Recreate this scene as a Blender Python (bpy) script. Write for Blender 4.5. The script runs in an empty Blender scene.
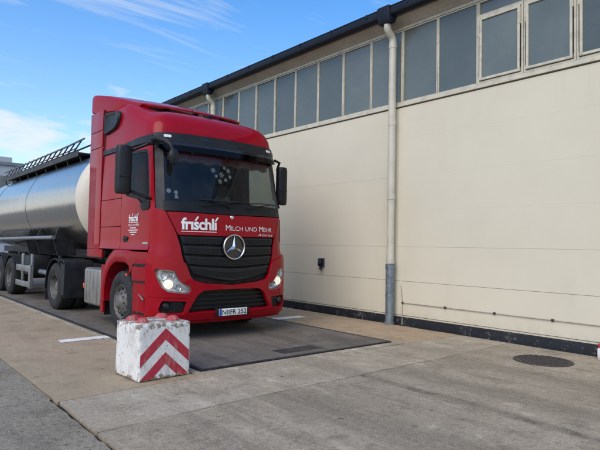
import bpy, bmesh, math, random
from mathutils import Vector, Matrix
from mathutils.geometry import delaunay_2d_cdt
rnd = random.Random(7)
PI = math.pi
scene = bpy.context.scene
COL = scene.collection

# ------------------------------------------------------------------ camera, world, sun, exposure
CAM_F, CAM_YAW, CAM_PITCH, CAM_ROLL = 537.53 / 600 * 36, 0.7007, 0.0388, 0.0187
CAM_POS = Vector((-4.7075, -7.2196, 1.4727))
cd = bpy.data.cameras.new('camera'); cam = bpy.data.objects.new('camera', cd); COL.objects.link(cam)
fw = Vector((math.sin(CAM_YAW) * math.cos(CAM_PITCH), math.cos(CAM_YAW) * math.cos(CAM_PITCH), math.sin(CAM_PITCH)))
rt = Vector((math.cos(CAM_YAW), -math.sin(CAM_YAW), 0)); up = rt.cross(fw)
r2 = rt * math.cos(CAM_ROLL) + up * math.sin(CAM_ROLL); u2 = up * math.cos(CAM_ROLL) - rt * math.sin(CAM_ROLL)
cam.matrix_world = Matrix(((r2.x, u2.x, -fw.x, CAM_POS.x), (r2.y, u2.y, -fw.y, CAM_POS.y), (r2.z, u2.z, -fw.z, CAM_POS.z), (0, 0, 0, 1)))
cd.sensor_fit = 'HORIZONTAL'; cd.sensor_width = 36; cd.lens = CAM_F; cd.clip_end = 2000; cd.clip_start = .05
scene.camera = cam
cy = scene.cycles; cy.max_bounces = 6; cy.diffuse_bounces = 3; cy.glossy_bounces = 3; cy.transmission_bounces = 4; cy.transparent_max_bounces = 10; cy.caustics_reflective = False; cy.caustics_refractive = False

SUN_EL, SUN_AZ = math.radians(42), math.radians(249)      # azimuth clockwise from +Y
w = bpy.data.worlds.new('World'); scene.world = w; w.use_nodes = True
nt = w.node_tree; nt.nodes.clear()
def N(tree, typ, **kw):
    n = tree.nodes.new(typ)
    for k, v in kw.items():
        if k in n.inputs.keys() if isinstance(k, str) else False: n.inputs[k].default_value = v
        else: setattr(n, k, v)
    return n
def L(tree, a, b): tree.links.new(a, b)
sky = N(nt, 'ShaderNodeTexSky', sky_type='NISHITA', sun_disc=False)
sky.sun_elevation = SUN_EL; sky.sun_rotation = SUN_AZ; sky.air_density = 1.0; sky.dust_density = 0.6; sky.ozone_density = 1.6
bg = nt.nodes.new('ShaderNodeBackground'); bg.inputs[1].default_value = 0.13
bgc = nt.nodes.new('ShaderNodeBackground'); bgc.inputs[0].default_value = (.92, .94, .96, 1); bgc.inputs[1].default_value = 0.66
hsv = N(nt, 'ShaderNodeHueSaturation'); hsv.inputs['Saturation'].default_value = 1.5; hsv.inputs['Hue'].default_value = .503; hsv.inputs['Value'].default_value = 1.3
L(nt, sky.outputs[0], hsv.inputs['Color']); L(nt, hsv.outputs[0], bg.inputs[0])
tc = nt.nodes.new('ShaderNodeTexCoord')
sep = nt.nodes.new('ShaderNodeSeparateXYZ'); L(nt, tc.outputs['Generated'], sep.inputs[0])
def math_n(tree, op, a, b=None, c=None):
    n = tree.nodes.new('ShaderNodeMath'); n.operation = op
    for i, v in enumerate((a, b, c)):
        if v is None: continue
        if isinstance(v, (int, float)): n.inputs[i].default_value = v
        else: tree.links.new(v, n.inputs[i])
    return n.outputs[0]
def maprange(tree, v, a, b, c=0., d=1., smooth=True):
    n = tree.nodes.new('ShaderNodeMapRange'); n.interpolation_type = 'SMOOTHSTEP' if smooth else 'LINEAR'
    tree.links.new(v, n.inputs[0])
    for i, x in enumerate((a, b, c, d)): n.inputs[i + 1].default_value = x
    return n.outputs[0]
def noise(tree, vec, scale, detail=4., rough=.55, dist=0., mapscale=None, rot=None, dim='3D'):
    if mapscale or rot:
        m = tree.nodes.new('ShaderNodeMapping')
        if mapscale: m.inputs['Scale'].default_value = mapscale
        if rot: m.inputs['Rotation'].default_value = rot
        tree.links.new(vec, m.inputs[0]); vec = m.outputs[0]
    n = tree.nodes.new('ShaderNodeTexNoise'); n.noise_dimensions = dim
    tree.links.new(vec, n.inputs['Vector'])
    n.inputs['Scale'].default_value = scale; n.inputs['Detail'].default_value = detail
    n.inputs['Roughness'].default_value = rough; n.inputs['Distortion'].default_value = dist
    return n.outputs[0]
zc = math_n(nt, 'MAXIMUM', sep.outputs[2], .03)
zz = math_n(nt, 'ADD', zc, .12)
cmb = nt.nodes.new('ShaderNodeCombineXYZ')
L(nt, math_n(nt, 'DIVIDE', sep.outputs[0], zz), cmb.inputs[0]); L(nt, math_n(nt, 'DIVIDE', sep.outputs[1], zz), cmb.inputs[1])
cir = noise(nt, cmb.outputs[0], 1.3, 7, .64, .9, mapscale=(.5, 2.5, 1), rot=(0, 0, math.radians(52)))
patch = noise(nt, cmb.outputs[0], .8, 3, .5)
wisp = math_n(nt, 'MULTIPLY', maprange(nt, cir, .38, .76), maprange(nt, patch, .20, .50))
wisp = math_n(nt, 'MULTIPLY', wisp, .62)
cum = noise(nt, tc.outputs['Generated'], 5.5, 6, .6, .3, mapscale=(1, 1, 3.2))
low = math_n(nt, 'MULTIPLY', maprange(nt, math_n(nt, 'ADD', cum, maprange(nt, sep.outputs[2], .0, .30, .40, -.12, False)), .46, .72), .85)
veil = maprange(nt, sep.outputs[2], .0, .55, .34, .08)
fac = math_n(nt, 'MAXIMUM', math_n(nt, 'MAXIMUM', wisp, low), veil)
mx = nt.nodes.new('ShaderNodeMixShader'); L(nt, fac, mx.inputs[0]); L(nt, bg.outputs[0], mx.inputs[1]); L(nt, bgc.outputs[0], mx.inputs[2])
wo = nt.nodes.new('ShaderNodeOutputWorld'); L(nt, mx.outputs[0], wo.inputs[0])

sd = bpy.data.lights.new('sun', 'SUN'); sd.energy = 1.5; sd.angle = math.radians(52); sd.color = (1, .885, .73)
sun = bpy.data.objects.new('sun', sd); COL.objects.link(sun)
sdir = Vector((math.sin(SUN_AZ) * math.cos(SUN_EL), math.cos(SUN_AZ) * math.cos(SUN_EL), math.sin(SUN_EL)))
sun.rotation_euler = sdir.to_track_quat('Z', 'Y').to_euler(); sun.location = sdir * 60

vs = scene.view_settings
vs.view_transform = 'Standard'; vs.look = 'None'; vs.gamma = 1; vs.exposure = 0.58; vs.use_curve_mapping = False

# ------------------------------------------------------------------ materials
MATS = {}
def newmat(name):
    m = bpy.data.materials.new(name); m.use_nodes = True; t = m.node_tree; t.nodes.clear()
    o = t.nodes.new('ShaderNodeOutputMaterial'); p = t.nodes.new('ShaderNodeBsdfPrincipled'); L(t, p.outputs[0], o.inputs[0])
    MATS[name] = m
    return m, t, p, o
def mixc(t, fac, a, b, blend='MIX'):
    n = t.nodes.new('ShaderNodeMix'); n.data_type = 'RGBA'; n.blend_type = blend
    for s, v in ((n.inputs[0], fac), (n.inputs[6], a), (n.inputs[7], b)):
        if isinstance(v, (int, float)): s.default_value = v
        elif isinstance(v, tuple): s.default_value = (*v, 1) if len(v) == 3 else v
        else: t.links.new(v, s)
    return n.outputs[2]
def coords(t): return t.nodes.new('ShaderNodeTexCoord').outputs['Object']
def bump(t, p, h, strength=.2, dist=.01):
    b = t.nodes.new('ShaderNodeBump'); b.inputs['Strength'].default_value = strength; b.inputs['Distance'].default_value = dist
    L(t, h, b.inputs['Height']); L(t, b.outputs[0], p.inputs['Normal'])
def simple(name, col, rough=.5, metal=0., var=.12, vscale=6., coat=0., dirt=None, dirtamt=.3, dirtscale=3., bstr=0., bscale=60., spec=.5):
    m, t, p, o = newmat(name); c = coords(t)
    n = noise(t, c, vscale, 3, .6)
    a = tuple(x * (1 - var) for x in col); b = tuple(min(1, x * (1 + var)) for x in col)
    cc = mixc(t, maprange(t, n, .3, .7), a, b)
    if dirt:
        d = noise(t, c, dirtscale, 5, .68)
        df = math_n(t, 'MULTIPLY', maprange(t, d, .45, .75), dirtamt)
        cc = mixc(t, df, cc, dirt)
    L(t, cc, p.inputs['Base Color'])
    rn = n
    L(t, maprange(t, rn, .25, .75, max(.02, rough * .8), min(1, rough * 1.2)), p.inputs['Roughness'])
    p.inputs['Metallic'].default_value = metal; p.inputs['Coat Weight'].default_value = coat; p.inputs['Coat Roughness'].default_value = .04
    p.inputs['Specular IOR Level'].default_value = spec
    if bstr: bump(t, p, noise(t, c, bscale, 5, .6), bstr, .004)
    return m
simple('red', (.305, .001, .009), .45, 0, .05, 1.5, coat=.32, spec=.1, dirt=(.24, .02, .025), dirtamt=.12, dirtscale=5)
simple('red_lower', (.275, .0018, .009), .48, 0, .06, 2, coat=.15, spec=.15, dirt=(.17, .06, .05), dirtamt=.28, dirtscale=6)
simple('grey_plastic', (.012, .0135, .016), .5, 0, .15, 5, dirt=(.06, .056, .05), dirtamt=.14, spec=.35)
simple('black_plastic', (.007, .0075, .0085), .5, 0, .2, 5, dirt=(.05, .046, .04), dirtamt=.15, spec=.3)
simple('black_gloss', (.010, .011, .014), .12, 0, .2, 5, coat=.4)
simple('grille', (.009, .010, .012), .4, 0, .12, 6, dirt=(.05, .046, .042), dirtamt=.2, spec=.35)
simple('void', (.006, .006, .007), .8, 0, .2, 5)
simple('rubber', (.012, .012, .0125), .78, 0, .25, 9, dirt=(.07, .063, .054), dirtamt=.4, dirtscale=4, bstr=.25, bscale=90)
simple('chrome', (.62, .625, .63), .2, 1, .04, 5)
simple('reflector', (.66, .67, .68), .25, .45, .2, 22)
simple('rim_steel', (.15, .143, .13), .6, .35, .3, 8, dirt=(.04, .035, .03), dirtamt=.75, dirtscale=7)
simple('alu', (.30, .30, .295), .45, .7, .15, 5, dirt=(.10, .09, .08), dirtamt=.55)
simple('tank_box', (.27, .26, .24), .48, .45, .1, 5, dirt=(.16, .145, .12), dirtamt=.45)
simple('chassis', (.022, .022, .024), .6, .2, .2, 6, dirt=(.10, .09, .08), dirtamt=.35)
simple('white_cap', (.66, .60, .50), .4, 0, .06, 3, dirt=(.35, .30, .23), dirtamt=.25)
simple('lettering', (.82, .82, .80), .45, 0, .02, 8)
simple('plate_white', (.80, .80, .78), .4, 0, .03, 20, dirt=(.4, .37, .32), dirtamt=.25, dirtscale=25)
simple('plate_blue', (.02, .06, .35), .4)
simple('plate_black', (.012, .012, .014), .5)
simple('orange_lens', (.75, .10, .01), .2, 0, .05, 10, coat=.6)
simple('lamp_white', (.80, .80, .76), .15, 0, .04, 10, coat=.8)
simple('interior', (.020, .021, .024), .7, 0, .3, 6)
simple('curtain', (.16, .008, .016), .8, 0, .3, 14)
simple('fringe', (.11, .055, .03), .85, 0, .4, 60)
simple('sticker', (.32, .335, .35), .5, 0, .1, 30)
simple('galv', (.20, .235, .26), .5, .5, .22, 14, dirt=(.10, .10, .10), dirtamt=.35, dirtscale=5)
simple('pipe_cream', (.56, .53, .425), .5, 0, .05, 3, dirt=(.25, .22, .17), dirtamt=.28, dirtscale=4)
simple('gutter', (.006, .010, .021), .5, 0, .2, 3, dirt=(.03, .035, .045), dirtamt=.3, spec=.3)
simple('frame_paint', (.56, .525, .41), .55, 0, .07, 4, dirt=(.20, .16, .12), dirtamt=.45, dirtscale=7)
simple('fascia', (.52, .48, .40), .65, 0, .10, 1.5, dirt=(.16, .14, .11), dirtamt=.4)
simple('conduit', (.38, .335, .26), .6, 0, .2, 10, dirt=(.10, .08, .06), dirtamt=.5)
simple('dark_metal', (.045, .044, .044), .55, .5, .25, 12, dirt=(.14, .125, .105), dirtamt=.5)
simple('iron', (.060, .052, .050), .6, .4, .3, 25, dirt=(.20, .17, .14), dirtamt=.55, dirtscale=14)
simple('socket_blue', (.03, .06, .12), .35, 0, .2, 20)
simple('far_wall', (.46, .48, .49), .7, 0, .06, .6)
simple('far_dark', (.20, .225, .25), .4, 0, .1, 1)
simple('roofing', (.10, .10, .105), .8, 0, .2, 1)
simple('seat_cloth', (.05, .05, .055), .85, 0, .3, 20)

def mk_glass(name, tint, refl_rough=.03, refl=1., body=.0, bodycol=(.05, .06, .07)):
    m, t, p, o = newmat(name)
    tr = t.nodes.new('ShaderNodeBsdfTransparent'); tr.inputs[0].default_value = (*tint, 1)
    gl = t.nodes.new('ShaderNodeBsdfGlossy'); gl.inputs['Roughness'].default_value = refl_rough; gl.inputs[0].default_value = (1, 1, 1, 1)
    lw = t.nodes.new('ShaderNodeLayerWeight'); lw.inputs[0].default_value = .5
    sch = math_n(t, 'MULTIPLY_ADD', math_n(t, 'POWER', lw.outputs['Facing'], 5.), .96, .04)      # Schlick, same for both faces of the pane
    mx = t.nodes.new('ShaderNodeMixShader'); L(t, math_n(t, 'MULTIPLY', sch, refl), mx.inputs[0]); L(t, tr.outputs[0], mx.inputs[1]); L(t, gl.outputs[0], mx.inputs[2])
    last = mx.outputs[0]
    if body:
        df = t.nodes.new('ShaderNodeBsdfDiffuse'); df.inputs[0].default_value = (*bodycol, 1)
        m2 = t.nodes.new('ShaderNodeMixShader'); 
        d = noise(t, coords(t), 3, 6, .65)
        L(t, maprange(t, d, .3, .8, body * .4, body * 1.6), m2.inputs[0]); L(t, last, m2.inputs[1]); L(t, df.outputs[0], m2.inputs[2]); last = m2.outputs[0]
    L(t, last, o.inputs[0]); t.nodes.remove(p)
    return m
mk_glass('windscreen', (.78, .81, .80), .02, .45, .018, (.30, .31, .32))
mk_glass('side_glass', (.55, .58, .58), .02, .28, .004, (.25, .26, .27))
mk_glass('clear_lens', (.95, .96, .96), .02, .8, .03, (.5, .5, .48))
mk_glass('smoked', (.08, .09, .10), .10, .6)

# building window panes: grimy wired glass, looks blue grey
m, t, p, o = newmat('pane'); c = coords(t)
n1 = noise(t, c, 1.3, 5, .6); n2 = noise(t, c, 3, 7, .7, mapscale=(1, .6, .6)); n3 = noise(t, c, 70, 3, .6)
cc = mixc(t, maprange(t, n1, .3, .7), (.128, .152, .140), (.158, .182, .168))
oi = t.nodes.new('ShaderNodeObjectInfo'); rn_ = maprange(t, oi.outputs['Random'], 0, 1, 0, .75, False)
cc = mixc(t, rn_, cc, (.060, .074, .070)); cc = mixc(t, math_n(t, 'MULTIPLY', maprange(t, n2, .56, .8), .25), cc, (.22, .24, .25))
cc = mixc(t, math_n(t, 'MULTIPLY', maprange(t, n3, .60, .78), .3), cc, (.30, .31, .31))
L(t, cc, p.inputs['Base Color']); L(t, maprange(t, n2, .35, .7, .07, .35), p.inputs['Roughness'])
p.inputs['Specular IOR Level'].default_value = .5
bump(t, p, noise(t, c, 2.2, 3, .5), .12, .03)

# cream wall planks
m, t, p, o = newmat('wall'); c = coords(t)
n1 = noise(t, c, .55, 5, .6); n2 = noise(t, c, 2.4, 8, .68, mapscale=(1, 1, .18)); n3 = noise(t, c, 38, 5, .6); n4 = noise(t, c, 5, 8, .75)
cc = mixc(t, maprange(t, n1, .3, .7), (.628, .580, .448), (.668, .620, .484))
cc = mixc(t, math_n(t, 'MULTIPLY', maprange(t, n2, .52, .80), .16), cc, (.44, .40, .32))
cc = mixc(t, math_n(t, 'MULTIPLY', maprange(t, n4, .66, .80), .30), cc, (.36, .32, .25))
sp = t.nodes.new('ShaderNodeSeparateXYZ'); L(t, c, sp.inputs[0])
lowd = math_n(t, 'MULTIPLY', maprange(t, math_n(t, 'ADD', sp.outputs[2], math_n(t, 'MULTIPLY', n2, .5)), .15, .75, .42, 0), maprange(t, n4, .35, .6))
cc = mixc(t, lowd, cc, (.33, .29, .22))
L(t, cc, p.inputs['Base Color']); p.inputs['Roughness'].default_value = .72; p.inputs['Specular IOR Level'].default_value = .25
bump(t, p, math_n(t, 'ADD', n3, math_n(t, 'MULTIPLY', n4, 1.5)), .12, .006)

# bitumen plinth
m, t, p, o = newmat('bitumen'); c = coords(t)
n1 = noise(t, c, 20, 6, .72); n2 = noise(t, c, 3, 5, .6)
cc = mixc(t, maprange(t, math_n(t, 'ADD', n1, math_n(t, 'MULTIPLY', math_n(t, 'SUBTRACT', n2, .5), .5)), .57, .66), (.011, .013, .018), (.22, .19, .15))
cc = mixc(t, maprange(t, n2, .3, .7, 0, .5), cc, (.022, .026, .034))
L(t, cc, p.inputs['Base Color']); p.inputs['Roughness'].default_value = .55
bump(t, p, n1, .4, .01)

def concrete(name, c1, c2, dark, light, streak=.5, bstr=.5, tan=0, grain=.5, track=None, spots=.5):
    m, t, p, o = newmat(name); c = coords(t)
    big = noise(t, c, .6, 4, .6, .3); mid = noise(t, c, 2.6, 6, .70, .2); g1 = noise(t, c, 20, 4, .72); g2 = noise(t, c, 75, 2, .6)
    st = noise(t, c, 2.4, 5, .68, .15, mapscale=(1, .14, 1)); st2 = noise(t, c, 16, 4, .7, .1, mapscale=(1, .10, 1))
    cc = mixc(t, maprange(t, big, .34, .66), c1, c2)
    cc = mixc(t, math_n(t, 'MULTIPLY', maprange(t, mid, .49, .68), .72), cc, dark)
    cc = mixc(t, math_n(t, 'MULTIPLY', maprange(t, mid, .46, .26), spots), cc, light)
    cc = mixc(t, math_n(t, 'MULTIPLY', maprange(t, st, .49, .64), streak), cc, dark)
    cc = mixc(t, math_n(t, 'MULTIPLY', maprange(t, st2, .53, .68), streak * .6), cc, light)
    if tan:
        cc = mixc(t, math_n(t, 'MULTIPLY', maprange(t, noise(t, c, .9, 3, .6, .4), .42, .66), tan), cc, (.45, .29, .19))
    if track is not None:                                     # rubber laid down by passing wheels, along y
        s = t.nodes.new('ShaderNodeSeparateXYZ'); L(t, c, s.inputs[0])
        wob = math_n(t, 'MULTIPLY', math_n(t, 'SUBTRACT', big, .5), .35)
        for x0, wd, am in track:
            d = math_n(t, 'ABSOLUTE', math_n(t, 'ADD', math_n(t, 'SUBTRACT', s.outputs[0], x0), wob))
            f = math_n(t, 'MULTIPLY', maprange(t, d, wd, wd * .15), math_n(t, 'MULTIPLY', maprange(t, mid, .68, .36), am))
            cc = mixc(t, f, cc, tuple(x * .62 for x in dark))
    cc = mixc(t, math_n(t, 'MULTIPLY', maprange(t, g1, .48, .70), grain), cc, tuple(x * .72 for x in dark))
    cc = mixc(t, math_n(t, 'MULTIPLY', maprange(t, g1, .42, .26), grain * .8), cc, light)
    cc = mixc(t, math_n(t, 'MULTIPLY', maprange(t, g2, .52, .70), grain * .7), cc, light)
    cc = mixc(t, math_n(t, 'MULTIPLY', maprange(t, g2, .46, .32), grain * .6), cc, tuple(x * .6 for x in dark))
    sp = noise(t, c, 6, 2, .5); cc = mixc(t, math_n(t, 'MULTIPLY', maprange(t, sp, .70, .76), .65), cc, tuple(x * .35 for x in dark))
    L(t, cc, p.inputs['Base Color']); L(t, maprange(t, mid, .3, .7, .80, .95), p.inputs['Roughness']); p.inputs['Specular IOR Level'].default_value = .25
    bump(t, p, math_n(t, 'ADD', g1, math_n(t, 'MULTIPLY', g2, .6)), bstr, .010)
    return m
concrete('concrete_tan', (0.355, 0.282, 0.184), (0.407, 0.329, 0.218), (0.242, 0.191, 0.124), (0.505, 0.416, 0.282), .22, .4, .10, .45)
concrete('concrete_orange', (0.360, 0.274, 0.175), (0.412, 0.310, 0.198), (0.247, 0.188, 0.122), (0.484, 0.406, 0.282), .3, .4, .24, .45)
concrete('concrete_light', (0.352, 0.296, 0.213), (0.427, 0.367, 0.274), (0.216, 0.181, 0.131), (0.627, 0.562, 0.438), .45, .5, .06, .55, track=[(-.15, .3, .6), (1.9, .45, .5)], spots=.95)
concrete('concrete_grey', (0.297, 0.251, 0.180), (0.378, 0.322, 0.235), (0.168, 0.143, 0.104), (0.595, 0.513, 0.382), .5, .6, .06, .6, track=[(-.12, .13, 1.), (.46, .33, .6), (1.55, .45, .5), (-1.3, .4, .5)], spots=.65)
concrete('asphalt', (0.244, 0.211, 0.157), (0.297, 0.260, 0.194), (0.135, 0.118, 0.089), (0.455, 0.399, 0.303), .35, .8, .0, .85)
concrete('deck', (0.131, 0.115, 0.095), (0.168, 0.149, 0.124), (0.074, 0.066, 0.058), (0.263, 0.234, 0.198), .6, .35, .06, .45)
simple('joint', (.020, .017, .014), .95, 0, .35, 8, bstr=.5)
simple('line_paint', (.85, .84, .78), .6, 0, .05, 4, dirt=(.30, .28, .25), dirtamt=.55, dirtscale=14)

# painted concrete block
def blockpaint(name, col, under, amt, scale):
    m, t, p, o = newmat(name); c = coords(t)
    n1 = noise(t, c, scale, 9, .72, .2); n2 = noise(t, c, 3.2, 5, .6); n3 = noise(t, c, 40, 5, .65); n4 = noise(t, c, 14, 6, .7, 0, mapscale=(1, 1, .35))
    cc = mixc(t, maprange(t, n2, .3, .7, 0, .35), col, tuple(x * .8 for x in col))
    cc = mixc(t, math_n(t, 'MULTIPLY', maprange(t, n4, .47, .72), .6), cc, (.36, .32, .25))
    s = t.nodes.new('ShaderNodeSeparateXYZ'); L(t, c, s.inputs[0])
    edge = math_n(t, 'ADD', n1, math_n(t, 'MULTIPLY', maprange(t, s.outputs[2], .10, .0), .16))
    edge = math_n(t, 'ADD', edge, math_n(t, 'MULTIPLY', maprange(t, s.outputs[2], .48, .60), .13))
    chip = maprange(t, edge, amt, amt + .035)
    cc = mixc(t, chip, cc, under)
    cc = mixc(t, math_n(t, 'MULTIPLY', maprange(t, n3, .55, .72), .55), cc, (.15, .125, .095))
    L(t, cc, p.inputs['Base Color']); p.inputs['Roughness'].default_value = .7
    bump(t, p, math_n(t, 'SUBTRACT', n3, math_n(t, 'MULTIPLY', chip, .8)), .35, .006)
blockpaint('block_white', (.76, .75, .71), (.24, .20, .15), .61, 15)
blockpaint('block_red', (.44, .022, .045), (.40, .34, .29), .66, 8)
blockpaint('stud_red', (.46, .05, .06), (.30, .2, .17), .68, 12)
blockpaint('block_top', (.62, .59, .53), (.29, .25, .19), .60, 8)

# brushed stainless barrel
m, t, p, o = newmat('stainless'); c = coords(t)
br = noise(t, c, 14, 5, .6, 0, mapscale=(.12, 9, .12)); bl = noise(t, c, 1.1, 3, .5, 0, mapscale=(.6, 1.4, .6)); dn = noise(t, c, 6, 8, .7)
L(t, mixc(t, math_n(t, 'MULTIPLY', maprange(t, dn, .5, .8), .4), mixc(t, br, (.46, .45, .43), (.54, .53, .505)), (.22, .20, .18)), p.inputs['Base Color'])
p.inputs['Metallic'].default_value = 1.; L(t, maprange(t, br, .3, .7, .16, .28), p.inputs['Roughness'])
bump(t, p, math_n(t, 'ADD', math_n(t, 'MULTIPLY', bl, 1.), math_n(t, 'MULTIPLY', br, .006)), .16, .06)

m, t, p, o = newmat('lamp_lit'); p.inputs['Base Color'].default_value = (.9, .88, .8, 1); p.inputs['Emission Color'].default_value = (1, .90, .70, 1); p.inputs['Emission Strength'].default_value = .55; p.inputs['Roughness'].default_value = .2
M = MATS
# ------------------------------------------------------------------ helpers
def tag(o, label, cat=None, group=None, kind=None):
    o['label'] = label
    if cat: o['category'] = cat
    if group: o['group'] = group
    if kind: o['kind'] = kind
    return o
def thing(name, loc, label, cat, group=None, rz=0.):
    o = bpy.data.objects.new(name, None); COL.objects.link(o); o.location = loc; o.rotation_euler = (0, 0, rz); o.empty_display_size = .2
    return tag(o, label, cat, group)
def link(name, me, mat, parent=None, local=False):
    o = bpy.data.objects.new(name, me); COL.objects.link(o)
    if mat is not None and not me.materials: me.materials.append(M[mat] if isinstance(mat, str) else mat)
    if parent is not None:
        o.parent = parent
        if not local:
            q = parent; off = Vector((0, 0, 0))
            while q is not None: off += Vector(q.location); q = q.parent
            o.location = -off
    return o
def finish(me, smooth=35):
    me.validate(); me.update()
    if smooth:
        me.polygons.foreach_set('use_smooth', [True] * len(me.polygons)); me.set_sharp_from_angle(angle=math.radians(smooth))
class MB:
    def __init__(s): s.v = []; s.f = []
    def add(s, vs, fs):
        o = len(s.v); s.v += [tuple(q) for q in vs]; s.f += [tuple(i + o for i in f) for f in fs]; return s
    def box(s, a, b, M4=None, ch=0.):
        x0, y0, z0 = a; x1, y1, z1 = b
        if x0 > x1: x0, x1 = x1, x0
        if y0 > y1: y0, y1 = y1, y0
        if z0 > z1: z0, z1 = z1, z0
        if ch <= 0:
            v = [(x0, y0, z0), (x1, y0, z0), (x1, y1, z0), (x0, y1, z0), (x0, y0, z1), (x1, y0, z1), (x1, y1, z1), (x0, y1, z1)]
            fs = [(0, 3, 2, 1), (4, 5, 6, 7), (0, 1, 5, 4), (1, 2, 6, 5), (2, 3, 7, 6), (3, 0, 4, 7)]
        else:
            bm = bmesh.new(); bmesh.ops.create_cube(bm, size=1)
            for q in bm.verts: q.co = Vector(((x0 + x1) / 2 + q.co.x * (x1 - x0), (y0 + y1) / 2 + q.co.y * (y1 - y0), (z0 + z1) / 2 + q.co.z * (z1 - z0)))
            bmesh.ops.bevel(bm, geom=bm.edges[:], offset=ch, segments=2 if ch < .03 else 4, affect='EDGES', profile=.5)
            bm.verts.index_update(); v = [tuple(q.co) for q in bm.verts]; fs = [[q.index for q in f.verts] for f in bm.faces]; bm.free()
        if M4 is not None: v = [tuple(M4 @ Vector(q)) for q in v]
        return s.add(v, fs)
    def prism(s, poly, axis, a, b):
        # poly: 2D list, extruded along axis from a to b; axis x: (y,z), y: (x,z), z: (x,y)
        def P(q, k): return {0: (k, q[0], q[1]), 1: (q[0], k, q[1]), 2: (q[0], q[1], k)}[axis]
        n = len(poly); v = [P(q, a) for q in poly] + [P(q, b) for q in poly]
        fs = [tuple(range(n)), tuple(range(2 * n - 1, n - 1, -1))] + [(i, i + n, (i + 1) % n + n, (i + 1) % n) for i in range(n)]
        return s.add(v, fs)
    def tube(s, pts, r, n=10, caps=True, closed=False):
        pts = [Vector(q) for q in pts]; rings = []; m = len(pts)
        rr = r if isinstance(r, (list, tuple)) else [r] * m
        prev = None
        for i, q in enumerate(pts):
            if closed: d = (pts[(i + 1) % m] - pts[i - 1]).normalized()
            else: d = (pts[min(i + 1, m - 1)] - pts[max(i - 1, 0)]).normalized()
            if prev is None:
                a = d.cross(Vector((0, 0, 1)));
                if a.length < .1: a = d.cross(Vector((1, 0, 0)))
                a.normalize()
            else:
                a = prev - d * prev.dot(d); a.normalize()
            prev = a; b = d.cross(a)
            rings.append([q + (a * math.cos(2 * PI * k / n) + b * math.sin(2 * PI * k / n)) * rr[i] for k in range(n)])
        v = [q for rg in rings for q in rg]; fs = []
        for i in range(m if closed else m - 1):
            j = (i + 1) % m
            for k in range(n): fs.append((i * n + k, i * n + (k + 1) % n, j * n + (k + 1) % n, j * n + k))
        if caps and not closed: fs += [tuple(range(n - 1, -1, -1)), tuple(range((m - 1) * n, m * n))]
        return s.add(v, fs)
    def lathe(s, prof, axis, c, n=32, close=False):
        # prof: (r, h) along axis from centre c
        v = []; fs = []; m = len(prof)
        for r, h in prof:
            for k in range(n):
                a = 2 * PI * k / n; x, y = r * math.cos(a), r * math.sin(a)
                v.append({0: (c[0] + h, c[1] + x, c[2] + y), 1: (c[0] + x, c[1] + h, c[2] + y), 2: (c[0] + x, c[1] + y, c[2] + h)}[axis])
        for i in range(m - 1):
            for k in range(n): fs.append((i * n + k, i * n + (k + 1) % n, (i + 1) * n + (k + 1) % n, (i + 1) * n + k))
        if prof[0][0] > 1e-6 and close: fs.append(tuple(range(n - 1, -1, -1)))
        if prof[-1][0] > 1e-6 and close: fs.append(tuple(range((m - 1) * n, m * n)))
        return s.add(v, fs)
    def mesh(s, name, smooth=35):
        me = bpy.data.meshes.new(name); me.from_pydata(s.v, [], s.f)
        bm = bmesh.new(); bm.from_mesh(me); bmesh.ops.remove_doubles(bm, verts=bm.verts, dist=1e-5); bmesh.ops.recalc_face_normals(bm, faces=bm.faces); bm.to_mesh(me); bm.free()
        finish(me, smooth); return me
    def build(s, name, mat, parent=None, bevel=0., smooth=35, local=False, seg=2):
        o = link(name, s.mesh(name, smooth), mat, parent, local)
        if bevel:
            b = o.modifiers.new('bevel', 'BEVEL'); b.width = bevel; b.segments = seg; b.limit_method = 'ANGLE'; b.angle_limit = math.radians(40); b.harden_normals = False
        return o
def box(name, a, b, mat, parent=None, bevel=0., local=False): return MB().box(a, b).build(name, mat, parent, bevel, local=local)
def inside(pt, poly):
    x, y = pt; c = False; j = len(poly) - 1
    for i in range(len(poly)):
        xi, yi = poly[i]; xj, yj = poly[j]
        if (yi > y) != (yj > y) and x < (xj - xi) * (y - yi) / (yj - yi) + xi: c = not c
        j = i
    return c
def rounded(pts, r=.04, n=4):
    out = []; m = len(pts)
    for i in range(m):
        p0, p1, p2 = Vector(pts[i - 1]), Vector(pts[i]), Vector(pts[(i + 1) % m])
        ri = r[i] if isinstance(r, (list, tuple)) else r
        if ri <= 0: out.append(tuple(p1)); continue
        a = p1 + (p0 - p1).normalized() * min(ri, (p0 - p1).length * .45); b = p1 + (p2 - p1).normalized() * min(ri, (p2 - p1).length * .45)
        for k in range(n + 1):
            t = k / n; q = a * (1 - t) ** 2 + p1 * 2 * t * (1 - t) + b * t * t; out.append((q.x, q.y))
    return out
def densify(poly, res):
    out = []
    for i in range(len(poly)):
        a, b = Vector(poly[i]), Vector(poly[(i + 1) % len(poly)]); k = max(1, int(math.ceil((b - a).length / res)))
        for j in range(k): out.append(tuple(a.lerp(b, j / k)))
    return out
def mirror(poly): return [(-x, z) for x, z in reversed(poly)]
def sym(left): return left + [(-x, z) for x, z in reversed(left) if abs(x) > 1e-6]

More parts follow.
